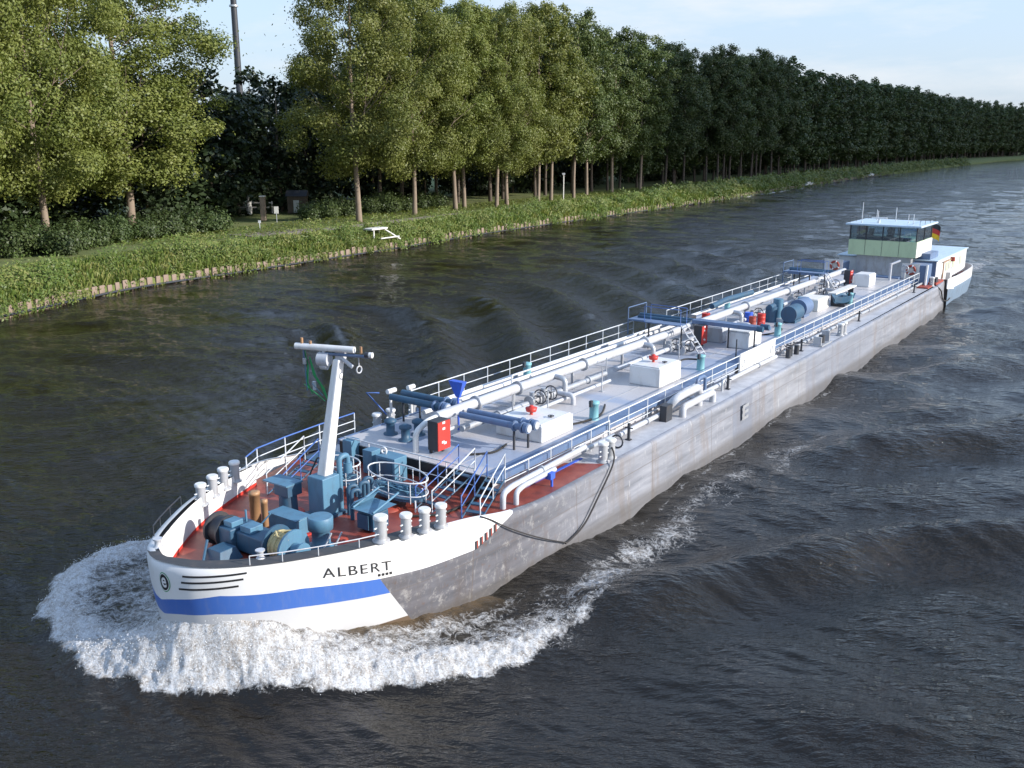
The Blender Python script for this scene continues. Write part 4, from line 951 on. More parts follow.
# bow wave -----------------------------------------------------------------
outer=[(4.3,-3.9),(2.4,-4.9),(.9,-5.3),(-.8,-4.6),(-2.2,-3.4),(-3.0,-2.3),(-3.6,0.1),(-3.8,1.1),(-3.7,2.7),(-3.2,4.8),(-2.1,6.6),(-.7,8.6),(.3,9.5),(1.4,10.4),(3.0,11.5),(4.6,12.1),(6.7,12.4),(9.1,12.4),(14,11.6)]
inner_=[(14,8.8),(9,8.8),(6.5,8.4),(4.2,7.95),(2.5,7.3),(1,6.2),(0,5.2),(-.6,3.7),(-.3,2.5),(.5,1.6),(1.6,.8),(3,0),(5,-1),(7,-2)]
poly=outer+inner_
def inside(px,py,poly):
    c=np.zeros(px.shape,bool); n=len(poly); j=n-1
    for i in range(n):
        xi,yi=poly[i];xj,yj=poly[j]
        k=((yi>py)!=(yj>py))&(px<(xj-xi)*(py-yi)/((yj-yi) if yj!=yi else 1e-9)+xi); c^=k; j=i
    return c
near=(np.abs(U)<60)&(np.abs(V)<45)
wob=.55*fbm(U/1.3,V/1.3,3,31); Uw=U+wob; Vw=V+.55*fbm(U/1.3,V/1.3,3,37)
dO2,tO2=seg_dist(U,V,outer); ins2=inside(U,V,outer+[(14,8.6),(14,-2),(7,-2.2)]); sd2=np.where(ins2,dO2,-dO2); dO,tO=seg_dist(Uw,Vw,outer); ins=inside(Uw,Vw,outer+[(14,8.6),(14,-2),(7,-2.2)])
sd=np.where(ins,dO,-dO)
front=1-sstep(.55,1.0,tO)           # strength falls off aft
streak=fbm(U/2.4+V*.3,V/.6,3,83)
dense=sstep(-.35,.5,sd)*np.where(sd>0,1-.40*sstep(.7,1.8,sd),1)*(.34+.60*front)+.22*streak*sstep(.3,1.2,sd)
dense=np.where(ins|(dO<.5),dense,0)
lump=fbm(U/.75,V/.75,4,41,.62); lump2=fbm(U/.3,V/.3,3,47,.6)
crest=np.exp(-((sd2-.8)/.75)**2)*front
mound=np.where(sd2>-.6,sstep(-.6,1.4,sd2),0)*front
nose=np.exp(-(((U+1.1)/2.3)**2+((V-4.9)/2.5)**2)); side=np.exp(-(((U-2.0)/2.6)**2+((V-7.4)/1.6)**2))
H+=.22*crest+.30*mound+1.6*nose*mound*sstep(-.15,1.75,sd2)+.38*side*mound+dense*(.20*lump*(.35+.65*front)+.06*lump2)
starf=np.exp(-(((U+1.0)/2.6)**2+((V+1.6)/2.4)**2)); 
foam=dense*.98-.14*starf*dense
dH,_=seg_dist(U,V,inner_[:9]); port_=sstep(2.8,4.5,V); silt=np.exp(-(dH/.75)**2)*(U<7)*port_*np.where(U>-3,1,0); foam=foam*(1-.75*np.exp(-(dH/.42)**2)*port_)
# foam trailing along the port side and behind
def trail(pts,wid,st_,edge=.4):
    global foam
    d,t=seg_dist(U+.8*fbm(U/2.5,V/2.5,2,61),V+.8*fbm(U/2.5,V/2.5,2,67),pts); foam=np.maximum(foam,st_*np.exp(-(d/wid)**2)*(1-.5*sstep(.5,1,t)))
trail([(3,10),(6,11.0),(9,11.2),(13,11.0),(18,10.6),(24,10.0)],1.7,.50)
trail([(19,10.8),(25,11.5),(30,11.5),(38,12.4)],1.9,.40)
trail([(16,9.3),(26,9.2),(40,9.1),(70,9.1)],.28,.42)
trail([(6,-2.5),(16,-3.6),(30,-4.5)],.6,.45)
trail([(92,4),(100,4.5),(112,5),(130,5)],3.0,.50)
foam=foam-.17*np.clip(perlin(U/2.2,V/1.1,95)+.15,0,1)*sstep(3,9,U)*(foam>.05)
H+=.05*np.clip(foam,0,1)*lump2
# dip of water along the hull sides
H-=.12*np.exp(-(np.abs(V-8.8)/1.4)**2)*sstep(12,22,U)*(1-sstep(70,80,U))
# bank wash
BANKL=[(-60,30),(-52,60),(-44.6,81),(-39.5,96.9),(-31.7,109.8),(-17.2,133.6),(-2.,160.5),(27.5,206.1),(65.8,266.1),(158.4,416.1),(300,625),(396.6,752.),(620,960),(1200,1200),(3000,1500)]
dB,tB=seg_dist(X,Y,BANKL[:12])
wash=np.exp(-((dB-.5)/.55)**2)*sstep(.28,.31,tB)*(1-sstep(.36,.40,tB)); foam=np.maximum(foam,wash*.95*(.6+.4*np.sign(perlin(X/9,Y/9,70)+.1)))
H+=.12*np.sin(2*np.pi*dB/3.2+1.5*perlin(X/8,Y/8,71))*np.exp(-dB/9)*sstep(.2,.4,tB)
H*=np.clip(1.25-RR/520,.15,1)
nr_,nc_=X.shape
co=np.stack([X,Y,H],-1).reshape(-1,3).astype(np.float32)
idx=np.arange(nr_*nc_).reshape(nr_,nc_); nx=np.roll(idx,-1,axis=1)
q=np.stack([idx[:-1],nx[:-1],nx[1:],idx[1:]],-1).reshape(-1,4)[:, ::-1].astype(np.int32)
def fastmesh(name,co,quads,smooth=True):
    me=bpy.data.meshes.new(name); me.vertices.add(len(co)); me.vertices.foreach_set('co',np.ascontiguousarray(co,dtype=np.float32).ravel())
    k=quads.shape[1]; me.loops.add(quads.size); me.loops.foreach_set('vertex_index',np.ascontiguousarray(quads,dtype=np.int32).ravel()); me.polygons.add(len(quads))
    me.polygons.foreach_set('loop_start',np.arange(0,quads.size,k,dtype=np.int32)); me.polygons.foreach_set('loop_total',np.full(len(quads),k,dtype=np.int32))
    me.polygons.foreach_set('use_smooth',np.full(len(quads),smooth)); me.update(); me.validate(); return me
me=fastmesh('canal_water',co,q)
at=me.attributes.new('silt','FLOAT','POINT'); at.data.foreach_set('value',silt.reshape(-1).astype(np.float32))
at=me.attributes.new('foam','FLOAT','POINT'); at.data.foreach_set('value',foam.reshape(-1).astype(np.float32))
m,nt,b=new_mat('canal_water')
geo=N(nt,'ShaderNodeNewGeometry')
mp=N(nt,'ShaderNodeMapping'); mp.inputs['Rotation'].default_value=(0,0,R(18)); mp.inputs['Scale'].default_value=(.5,1.3,1); nt.links.new(geo.outputs['Position'],mp.inputs[0])
w1=noise(nt,2.3,4,.6,mp.outputs[0]); w1.inputs['Distortion'].default_value=.1
w2=noise(nt,6.,3,.55,mp.outputs[0]); w2.inputs['Distortion'].default_value=.1
w4=noise(nt,10.5,3,.6,mp.outputs[0]); w4.inputs['Distortion'].default_value=.0
w3=noise(nt,.10,3,.5,geo.outputs['Position'])
# calm and ruffled patches
pat=N(nt,'ShaderNodeMapRange'); pat.inputs[1].default_value=.35; pat.inputs[2].default_value=.65; pat.inputs[3].default_value=.3; pat.inputs[4].default_value=1.25; nt.links.new(w3.outputs[0],pat.inputs[0])
hh=mth(nt,'ADD',mth(nt,'MULTIPLY',w1.outputs[0],.19),mth(nt,'ADD',mth(nt,'MULTIPLY',w2.outputs[0],.06),mth(nt,'MULTIPLY',w4.outputs[0],.012)))
hh=mth(nt,'MULTIPLY',hh,pat.outputs[0])
bn=N(nt,'ShaderNodeBump'); bn.inputs['Strength'].default_value=1.; bn.inputs['Distance'].default_value=1.; nt.links.new(hh,bn.inputs['Height']); nt.links.new(bn.outputs[0],b.inputs['Normal'])
dk=ramp(nt,w3.outputs[0],[(.3,(.008,.006,.003)),(.7,(.014,.010,.005))])
nt.links.new(mix(nt,attr(nt,'silt').outputs['Fac'],dk.outputs[0],(.10,.066,.034)),b.inputs['Base Color']); b.inputs['Roughness'].default_value=.04; b.inputs['IOR'].default_value=1.43
# foam shader
fa=attr(nt,'foam').outputs['Fac']
f1=noise(nt,2.6,10,.82,geo.outputs['Position']); f1.inputs['Distortion'].default_value=.35
f2=noise(nt,.9,5,.65,geo.outputs['Position']); f3=noise(nt,16,5,.8,geo.outputs['Position'])
lz=noise(nt,1.9,5,.6,geo.outputs['Position']); lz.inputs['Distortion'].default_value=1.5
lace=mth(nt,'POWER',mth(nt,'SUBTRACT',1,mth(nt,'ABSOLUTE',mth(nt,'MULTIPLY_ADD',lz.outputs[0],2,-1))),9.0)
k=mth(nt,'ADD',mth(nt,'ADD',mth(nt,'MULTIPLY',lace,.17),mth(nt,'MULTIPLY',f1.outputs[0],.5)),mth(nt,'ADD',mth(nt,'MULTIPLY',f2.outputs[0],.25),mth(nt,'MULTIPLY',f3.outputs[0],.2)))
s=mth(nt,'ADD',fa,mth(nt,'SUBTRACT',k,.99))
mr=N(nt,'ShaderNodeMapRange'); mr.inputs[1].default_value=-.06; mr.inputs[2].default_value=.20; nt.links.new(s,mr.inputs[0])
fo=N(nt,'ShaderNodeBsdfPrincipled'); fo.inputs['Subsurface Weight'].default_value=0.; fo.inputs['Roughness'].default_value=.85
nt.links.new(ramp(nt,mth(nt,'ADD',mth(nt,'MULTIPLY',f1.outputs[0],.5),mth(nt,'MULTIPLY',f3.outputs[0],.5)),[(.36,(.20,.15,.10)),(.46,(.42,.39,.36)),(.56,(.68,.69,.70))]).outputs[0],fo.inputs['Base Color'])
fb=N(nt,'ShaderNodeBump'); fb.inputs['Strength'].default_value=1.; fb.inputs['Distance'].default_value=.07; nt.links.new(mth(nt,'ADD',f1.outputs[0],mth(nt,'MULTIPLY',f3.outputs[0],.5)),fb.inputs['Height']); nt.links.new(fb.outputs[0],fo.inputs['Normal'])
mx=N(nt,'ShaderNodeMixShader'); nt.links.new(mr.outputs[0],mx.inputs[0]); nt.links.new(b.outputs[0],mx.inputs[1]); nt.links.new(fo.outputs[0],mx.inputs[2])
out=[n for n in nt.nodes if n.type=='OUTPUT_MATERIAL'][0]; nt.links.new(mx.outputs[0],out.inputs[0])
me.materials.append(m)
water=bpy.data.objects.new('water',me); COL.objects.link(water); tag(water,kind='structure')

# spray thrown up by the bow wave: thousands of small white droplets and clots
g=np.random.default_rng(77); fl_=foam.reshape(-1); Uf=U.reshape(-1); Vf=V.reshape(-1); cr_f=(crest*dense).reshape(-1); cand=np.where((cr_f>.12)&(Uf<9))[0]
NS=6000; pk_=g.choice(cand,NS,p=cr_f[cand]/cr_f[cand].sum()); c=co[pk_].astype(float)+g.normal(size=(NS,3))*np.array([.09,.09,.0]); lift=g.exponential(.06,NS); c[:,2]+=np.clip(lift,0,.5)*(.4+cr_f[pk_]); sz=g.uniform(.004,.016,(NS,1))*np.clip(1.3-lift[:,None]*2,.35,1)
oct_=np.array([(1,0,0),(-1,0,0),(0,1,0),(0,-1,0),(0,0,1),(0,0,-1)],float); tri=np.array([(0,2,4),(2,1,4),(1,3,4),(3,0,4),(2,0,5),(1,2,5),(3,1,5),(0,3,5)])
vv=(c[:,None,:]+oct_[None]*sz[:,None,:]*g.uniform(.6,1.4,(NS,6,1))).reshape(-1,3); tt_=(tri[None]+6*np.arange(NS)[:,None,None]).reshape(-1,3)
me=fastmesh('spray',vv,tt_); ms,nts,bs_=new_mat('spray'); bs_.inputs['Base Color'].default_value=(.9,.9,.9,1); bs_.inputs['Roughness'].default_value=.6; me.materials.append(ms)
sp_=bpy.data.objects.new('spray',me); COL.objects.link(sp_); tag(sp_,'white droplets thrown up along the crest of the bow wave','spray',kind='stuff')
# ------------------------------------------------------------------ the left bank
def smooth_line(pts,step):
    P=[Vector((*p,0)) for p in pts]; o=[]
    for i in range(len(P)-1):
        a=P[max(i-1,0)];b=P[i];c=P[i+1];d=P[min(i+2,len(P)-1)]; n=max(2,int((c-b).length/step))
        for k in range(n):
            t=k/n; o.append((cr(a.x,b.x,c.x,d.x,t),cr(a.y,b.y,c.y,d.y,t)))
    o.append((P[-1].x,P[-1].y)); return o
BL=smooth_line([(-75,-60)]+BANKL,4.0)
# resample at even arc length
arc=[0]
for a,b in zip(BL,BL[1:]): arc.append(arc[-1]+math.hypot(b[0]-a[0],b[1]-a[1]))
arc=np.array(arc); BX=np.array([p[0] for p in BL]); BY=np.array([p[1] for p in BL])
def bank(s,off=0.):
    """point at arc length s, off metres inland"""
    x,y=np.interp(s,arc,BX),np.interp(s,arc,BY); x1,y1=np.interp(s+3,arc,BX),np.interp(s+3,arc,BY); x0,y0=np.interp(s-3,arc,BX),np.interp(s-3,arc,BY)
    dx,dy=x1-x0,y1-y0; l=np.hypot(dx,dy)+1e-9; return x-dy/l*off,y+dx/l*off
def s_of(x,y):
    d=np.hypot(BX-x,BY-y); return float(arc[int(np.argmin(d))])
S0=s_of(-44.6,81)
GZ=2.3
offs=[0,.02,.9,2.2,3.8,5.0,9,14,20,30,50,90,200,600,3000]
zz=[-.5,.8,1.05,1.6,2.15,GZ,GZ,GZ,GZ-.1,GZ-.2,GZ-.2,GZ-.2,GZ,GZ,GZ]
ss=np.concatenate([np.arange(0,900,4.0),np.arange(900,arc[-1],25.)])
vs=[];fs=[];K=len(offs)
for i,s_ in enumerate(ss):
    for o_,z in zip(offs,zz):
        x,y=bank(s_,o_); zj=z+(0 if o_<4.5 or o_>400 else .10*float(perlin(np.array(x/9.),np.array(y/9.),5))); vs.append((float(x),float(y),zj))
    if i: fs+=[((i-1)*K+j,(i-1)*K+j+1,i*K+j+1,i*K+j) for j in range(K-1)]
m,nt,b=new_mat('bank_ground')
geo=N(nt,'ShaderNodeNewGeometry'); n1=noise(nt,.35,5,.65,geo.outputs['Position']); n2=noise(nt,6,4,.7,geo.outputs['Position'])
c=ramp(nt,n1.outputs[0],[(.35,(.09,.12,.03)),(.55,(.14,.165,.045)),(.72,(.17,.15,.06))]).outputs[0]
nt.links.new(mix(nt,.5,c,n2.outputs[0],'OVERLAY'),b.inputs['Base Color']); b.inputs['Roughness'].default_value=.95; bump(nt,b,n2.outputs[0],.6,.1)
g=MB(ID).add(vs,fs,True).build('ground',m); tag(g,kind='structure')
# gravel path
m,nt,b=new_mat('gravel'); geo=N(nt,'ShaderNodeNewGeometry'); n1=noise(nt,1.2,6,.7,geo.outputs['Position']); n2=noise(nt,14,4,.7,geo.outputs['Position'])
nt.links.new(mix(nt,.35,ramp(nt,n1.outputs[0],[(.3,(.16,.13,.10)),(.6,(.27,.23,.19)),(.75,(.13,.14,.06))]).outputs[0],n2.outputs[0],'OVERLAY'),b.inputs['Base Color']); b.inputs['Roughness'].default_value=.95; bump(nt,b,n2.outputs[0],.6,.04)
vs=[];fs=[]; SP=s_of(-31.7,109.8)
for i,s_ in enumerate(np.arange(SP+14,SP+300,2.5)):
    w0=8.8+.5*math.sin(s_*.11); w1_=12.6+.6*math.sin(s_*.07+1)
    if s_<SP+34: w0-=0; w1_=12.6+ (SP+34-s_)*.25
    for o_ in (w0,w1_): x,y=bank(s_,o_); vs.append((float(x),float(y),GZ+.11))
    if i: fs.append((2*i-2,2*i-1,2*i+1,2*i))
g=MB(ID).add(vs,fs).build('gravel_path',m); tag(g,kind='structure')
# timber waling along the water line
vs=[];
mb=MB(ID); P=[(*map(float,bank(s_,-.22)),.16) for s_ in np.arange(S0-40,S0+420,3.)]
wb=mb.tube(P,.13,5).build('waling_beam',M['dark'],None); tag(wb,'long dark waling beam just above the water at the foot of the bank posts','beam')
# bank posts, every one an object
pm=MB(ID); pm.add([(-.33,-.16,-.4),(.33,-.16,-.4),(.33,.12,-.4),(-.33,.12,-.4),(-.33,-.16,1.05),(.33,-.16,1.05),(.33,.12,1.0),(-.33,.12,1.0)],[(0,1,2,3),(4,5,6,7),(0,1,5,4),(1,2,6,5),(2,3,7,6),(3,0,4,7)])
post=pm.build('bank_post','concrete',None,bevel=.04)
first=True; GRP='posts along the far bank'
s_=S0-9; k=0
while k<285:
    x,y=bank(s_,0); x1,y1=bank(s_+1,0); a=math.atan2(y1-y,x1-x)
    o=post if first else cp(post,None,kids=False); first=False
    o.parent=None; o.location=(float(x),float(y),random.uniform(-.1,.08)); o.rotation_euler=(random.uniform(-.05,.05),random.uniform(-.04,.04),a+random.uniform(-.06,.06)); sc=random.uniform(.85,1.1); o.scale=(sc,1,random.uniform(.9,1.08))
    tag(o,'weathered brown post in the long row along the waterline of the tree-lined bank','post',GRP)
    s_+=1.02*1.0022**k; k+=1
# ------------------------------------------------------------------ foliage meshes
def leafmat(name,cols,trans=.25):
    m,nt,b=new_mat(name)
    geo=N(nt,'ShaderNodeNewGeometry'); oi=N(nt,'ShaderNodeObjectInfo'); at=attr(nt,'tint')
    r1=ramp(nt,at.outputs['Fac'],[(0,cols[0]),(.5,cols[1]),(1,cols[2])])
    hs=N(nt,'ShaderNodeHueSaturation'); nt.links.new(r1.outputs[0],hs.inputs['Color'])
    v=N(nt,'ShaderNodeMapRange'); v.inputs[3].default_value=.88; v.inputs[4].default_value=1.12; nt.links.new(oi.outputs['Random'],v.inputs[0]); nt.links.new(v.outputs[0],hs.inputs['Value'])
    h=N(nt,'ShaderNodeMapRange'); h.inputs[3].default_value=.494; h.inputs[4].default_value=.504; nt.links.new(oi.outputs['Random'],h.inputs[0]); nt.links.new(h.outputs[0],hs.inputs['Hue'])
    nt.links.new(hs.outputs[0],b.inputs['Base Color']); b.inputs['Roughness'].default_value=.5; b.inputs['Specular IOR Level'].default_value=.35
    tr=N(nt,'ShaderNodeBsdfTranslucent'); nt.links.new(mix(nt,1.,hs.outputs[0],(1.25,1.3,.6),'MULTIPLY'),tr.inputs[0])
    mx=N(nt,'ShaderNodeMixShader'); mx.inputs[0].default_value=trans
    out=[n for n in nt.nodes if n.type=='OUTPUT_MATERIAL'][0]
    nt.links.new(b.outputs[0],mx.inputs[1]); nt.links.new(tr.outputs[0],mx.inputs[2]); nt.links.new(mx.outputs[0],out.inputs[0])
    return m
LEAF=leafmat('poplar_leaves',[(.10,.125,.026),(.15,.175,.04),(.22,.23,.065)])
LEAFD=leafmat('dark_shaded_leaves',[(.035,.056,.018),(.055,.082,.024),(.085,.115,.034)],.15)  # dark green shrubs; on far poplars the shade is put into the colour
LEAFM=leafmat('shade_poplar_leaves',[(.055,.08,.02),(.08,.11,.028),(.12,.145,.04)],.2)  # poplar leaf copy darkened, shade put into the colour
LEAFX=leafmat('shaded_wood_leaves',[(.018,.032,.014),(.028,.045,.018),(.04,.06,.022)],.1)  # darkened leaves carry the shade behind the poplar rows in their colour
GRASS=leafmat('bank_plants',[(.06,.10,.02),(.115,.165,.03),(.22,.22,.07)],.25)
def leaves(C,size,seed,up=.35,asp=.6,tint=None,outc=None):
    """C (n,3) centres -> quads"""
    g=np.random.default_rng(seed); n=len(C)
    nr=g.normal(size=(n,3))
    if outc is not None:
        d=outc/ (np.linalg.norm(outc,axis=1,keepdims=True)+1e-6); nr=nr*.55+d*1.15
    nr[:,2]+=up; nr/=np.linalg.norm(nr,axis=1,keepdims=True)
    t=np.cross(nr,g.normal(size=(n,3))); t/=np.linalg.norm(t,axis=1,keepdims=True); b=np.cross(nr,t)
    s=size*g.uniform(.6,1.35,size=(n,1))
    P=np.stack([C-t*s*.5,C+b*s*asp*.5-t*s*.05,C+t*s*.5,C-b*s*asp*.5-t*s*.05],1).reshape(-1,3)
    Q=np.arange(4*n).reshape(n,4)
    tt=np.repeat((g.uniform(0,1,n)*.5+(tint if tint is not None else .25)),4)
    return P,Q,np.clip(tt,0,1)
def foliage_obj(name,P,Q,T,mat,parent=None):
    me=fastmesh(name,P,Q,False); a=me.attributes.new('tint','FLOAT','POINT'); a.data.foreach_set('value',T.astype(np.float32)); me.materials.append(mat)
    o=bpy.data.objects.new(name,me); COL.objects.link(o); o.parent=parent; return o
def crown_pts(n,h0,h1,rad,seed,shape='poplar',nclump=150,cr_=1.5,fill=.25):
    """leaf centres grouped in clumps that ride on ascending limbs"""
    g=np.random.default_rng(seed); C=[];O_=[];T=[]
    lob=g.uniform(0,6.28,6)
    def prof(f,th):
        if shape=='poplar': r=np.interp(f,[0,.06,.2,.42,.7,.9,1],[.35,.62,.88,1,.90,.66,.34])
        else: r=np.interp(f,[0,.1,.35,.6,.85,1],[.55,.8,1,.95,.7,.2])
        return rad*r*(1+.17*math.sin(2*th+lob[0]+f*4)+.13*math.sin(3*th+lob[1]-f*7)+.10*math.sin(5*th+lob[2]+f*11))
    sizes=[]
    for i in range(nclump):
        f=g.uniform(0,1)**.9; th=g.uniform(0,6.28); q=g.uniform(.15,1)**.45
        r=prof(f,th)*q; c=np.array([r*math.cos(th),r*math.sin(th),h0+(h1-h0)*f+g.normal(0,.5)]); k=cr_*g.uniform(.55,1.25)*(1.1-.45*f)
        m=int(n/nclump*(k/cr_)**2)
        d=g.normal(size=(m,3)); d/=np.linalg.norm(d,axis=1,keepdims=True); rr=g.uniform(0,1,(m,1))**.38
        p=c+d*rr*np.array([k,k,k*.85]); C.append(p); O_.append(d*1.0+np.array([math.cos(th),math.sin(th),.15])*.35); T.append(np.full(m,g.uniform(0,.5)))
        # drooping spray so the clump has no ball outline
        m2=m//8; d2=g.normal(size=(m2,3))*np.array([k,k,k*.8])*.7; C.append(c+d2); O_.append(d2); T.append(np.full(m2,g.uniform(.1,.5)))
    return np.concatenate(C),np.concatenate(O_),np.concatenate(T)
def trunk_mb(h,r0,r1,seed,limbs=9,lh=(.24,.75),rad=5,lean=0.,twin=False):
    g=random.Random(seed); m=MB(ID); pts=[];rr=[]
    dx,dy=g.uniform(-.5,.5)+lean,g.uniform(-.5,.5)
    for i in range(9):
        f=i/8; pts.append((dx*f+.18*math.sin(f*7+seed),dy*f+.18*math.cos(f*6+seed),-.3+h*f)); rr.append(r0*(1-f)**.8+r1*f+(.18*r0 if i==0 else 0))
    m.tube(pts,rr,10)
    for i in range(limbs):
        f=lh[0]+(lh[1]-lh[0])*i/limbs; b0=Vector(pts[0]).lerp(Vector(pts[-1]),f); th=g.uniform(0,6.28); L=rad*g.uniform(.7,1.0)*(1.15-f*.6)
        p=[b0]; rz=r0*(1-f)*.45
        for k in range(1,5):
            q=k/4; p.append(b0+Vector((math.cos(th)*L*q,math.sin(th)*L*q,L*(.55*q+.75*q*q)+g.uniform(-.1,.2))))
        m.tube([tuple(x) for x in p],[rz,rz*.75,rz*.55,rz*.35,rz*.12],6)
        for kk in (2,3):
            a=p[kk]; th2=th+g.uniform(-1.2,1.2); l2=L*.45; m.tube([tuple(a),tuple(a+Vector((math.cos(th2)*l2,math.sin(th2)*l2,l2*.8)))],[rz*.4,rz*.08],5)
    return m
def make_tree0(name,h,crown0,rad,n,lsize,seed,mat,shape='poplar',clumps=150,cs=1.6,trunk_r=.42,limbs=9):
    e=empty(name)
    trunk_mb(h*.93,trunk_r,.06,seed,limbs,rad=rad).build('trunk','bark',e)
    C,Oo,T=crown_pts(n,crown0,h,rad,seed,shape,clumps,cs)
    P,Q,tt=leaves(C,lsize,seed,.3,.62,T,Oo); foliage_obj('crown',P,Q,tt,mat,e)
    return e
def place(proto,x,y,z,sc=1,rz=None,label=None,cat='tree',group=None,used=set(),sz=None,dark=False,mid=False):
    if proto.name in used: o=cp(proto,None,rz=0); o.parent=None
    else: o=proto; used.add(proto.name)
    o.location=(x,y,z); o.rotation_euler=(0,0,random.uniform(0,6.28) if rz is None else rz); o.scale=(sc,sc,sz or sc)
    if dark or mid:  # darker leaf and bark copies put shade into these trees' colour
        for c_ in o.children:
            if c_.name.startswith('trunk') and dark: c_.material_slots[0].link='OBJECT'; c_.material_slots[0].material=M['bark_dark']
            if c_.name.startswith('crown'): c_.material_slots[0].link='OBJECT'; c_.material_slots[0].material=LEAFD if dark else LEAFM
    tag(o,label,cat,group); return o
def make_tree(*a,**k):
    e=make_tree0(*a,**k); return e
near=[make_tree('poplar_tree',41,(7.0,9.3,9.3)[i],10.6,125000,.36,100+i,LEAF,clumps=(200,225,200)[i],cs=2.35,limbs=14,trunk_r=.46) for i in range(3)]
mid=[make_tree('poplar_tree',41,10.5,7.4,40000,.48,200+i,LEAF,clumps=140,cs=2.05,trunk_r=.36) for i in range(3)]
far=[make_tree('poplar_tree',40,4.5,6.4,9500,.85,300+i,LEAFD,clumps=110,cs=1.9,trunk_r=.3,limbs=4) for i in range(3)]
back=[make_tree('wood_tree',31,.5,8.0,7000,1.15,400+i,LEAFX,'round',clumps=130,cs=2.3,trunk_r=.3,limbs=5) for i in range(3)]
ORD=['first','second','third','fourth','fifth','sixth','seventh','eighth','ninth','tenth','eleventh','twelfth','thirteenth','fourteenth','fifteenth','sixteenth','seventeenth','eighteenth']
G1='poplars in the row along the canal bank'
left=[(-58.1,118.6,1.0,'large sunlit poplar at the left edge with leaning reddish trunk'),(-56.5,142.2,1.0,'large sunlit poplar with forked pale limbs, left of the gap with the tall pole')]
for i,(x,y,s_,l) in enumerate(left): place(near[0],x,y,GZ-.1,1.3 if i else 1.0,label=l,group=G1,sz=1.03)
place(near[2],-71,128,GZ-.1,.95,label='sunlit poplar half hidden behind the two large left-hand poplars',group=G1)
place(near[0],-62,101,GZ-.1,.95,label='poplar cut off by the left edge of the picture, nearest the camera',group=G1)
place(near[1],-24.6,152.8,GZ-.1,1.0,sz=.99,label='first tall poplar right of the gap, thick straight trunk beside the gravel path',group=G1)
row=[(-17.1,167.4),(-10.7,179.6),(-9.3,184.3),(-2.9,186.0),(-1.0,192.7),(5.4,199.9),(8.4,206.2),(13.8,213.7),(17.1,223.3),(24.5,238.3),(33.6,252.8),(42.7,269.1),(49.8,281.2),(58.9,294.4)]
for i,(x,y) in enumerate(row):
    pr=near[1+i%2] if i<5 else mid[i%3]
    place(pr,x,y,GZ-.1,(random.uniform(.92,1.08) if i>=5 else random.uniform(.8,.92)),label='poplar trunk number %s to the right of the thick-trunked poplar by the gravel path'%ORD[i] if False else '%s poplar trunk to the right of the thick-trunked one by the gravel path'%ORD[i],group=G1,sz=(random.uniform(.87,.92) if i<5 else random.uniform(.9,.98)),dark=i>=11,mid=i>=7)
# the row goes on to the bend
S1=s_of(52,285)+16
s_=S1; k=0; far_label='dark green poplar in the shaded far part of the bank row, towards the bend'
while s_<S1+640 and k<78:
    off=19.5+random.uniform(-1.5,1.5); x,y=bank(s_,off)
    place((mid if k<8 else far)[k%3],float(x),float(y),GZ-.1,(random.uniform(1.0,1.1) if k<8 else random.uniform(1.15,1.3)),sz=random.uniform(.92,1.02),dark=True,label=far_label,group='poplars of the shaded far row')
    s_+=8.5+.02*k; k+=1
# second and third rows behind
s_=s_of(-31,110)+62; k=0
while k<84:
    for off in (29,):
        x,y=bank(s_,off+random.uniform(-2,2)); 
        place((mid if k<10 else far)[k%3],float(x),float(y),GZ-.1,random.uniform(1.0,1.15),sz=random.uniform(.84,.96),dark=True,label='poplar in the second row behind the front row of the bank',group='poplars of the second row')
    s_+=8.8+.02*k; k+=1
s_=0; s_=s_of(-52,60)-6; k=0
while k<125:
    x,y=bank(s_,random.uniform(40,52) if k%2 else random.uniform(55,75)); 
    place(back[k%3],float(x),float(y),GZ-.3,random.uniform(.82,1.02),sz=random.uniform(.85,1.0)*(.76 if k<34 else 1),label='dark tree of the wood behind the poplar rows',group='dark trees of the wood behind')
    s_+=2.9+.05*k; k+=1
s_=S1+330; k=0
while k<46:
    x,y=bank(s_,random.uniform(27,46)); place(back[k%3],float(x),float(y),GZ-.3,random.uniform(.9,1.1),label='dark low tree of the wood closing the view at the far bend of the canal',group='dark trees at the far bend')
    s_+=9.5; k+=1
# undergrowth: shrubs
def make_shrub(seed,n=5200,h=3.4,r=2.3,mat=None,ls=.3):
    e=empty('shrub'); g=np.random.default_rng(seed); m=MB(ID); C=[];T=[];OO=[]
    for i in range(26):
        th=g.uniform(0,6.28); q=g.uniform(0,1)**.6*r; hh=h*(1-(q/r)**2*.55)*g.uniform(.65,1.05)
        tip=np.array([q*math.cos(th),q*math.sin(th),hh]); m.tube([(0.2*math.cos(th),.2*math.sin(th),-.2),tuple(tip*.9)],[.05,.012],4)
        k=int(n/26); f=g.uniform(.15,1,(k,1)); p=np.array([0,0,0])+f*tip+g.normal(size=(k,3))*np.array([.42,.42,.35]); C.append(p); OO.append(p-np.array([0,0,h*.3])); T.append(np.full(k,g.uniform(0,.5)))
    m.build('stem','bark',e); C=np.concatenate(C); C[:,2]=np.abs(C[:,2]); P,Q,tt=leaves(C,ls,seed,.4,.6,np.concatenate(T),np.concatenate(OO)); foliage_obj('leaves',P,Q,tt,mat,e); return e
sh_=[make_shrub(500+i,mat=LEAFD) for i in range(3)]
sp=[(-52.9+2,101.7+6),(-53.5,110.5),(-52.0,114),(-51.3,118),(-50.5,122),(-48.6,126),(-46.8,129.6),(-44.6,133),(-42.5,136.2),(-56,107),(-57,113),(-55,121),(-53,127)]
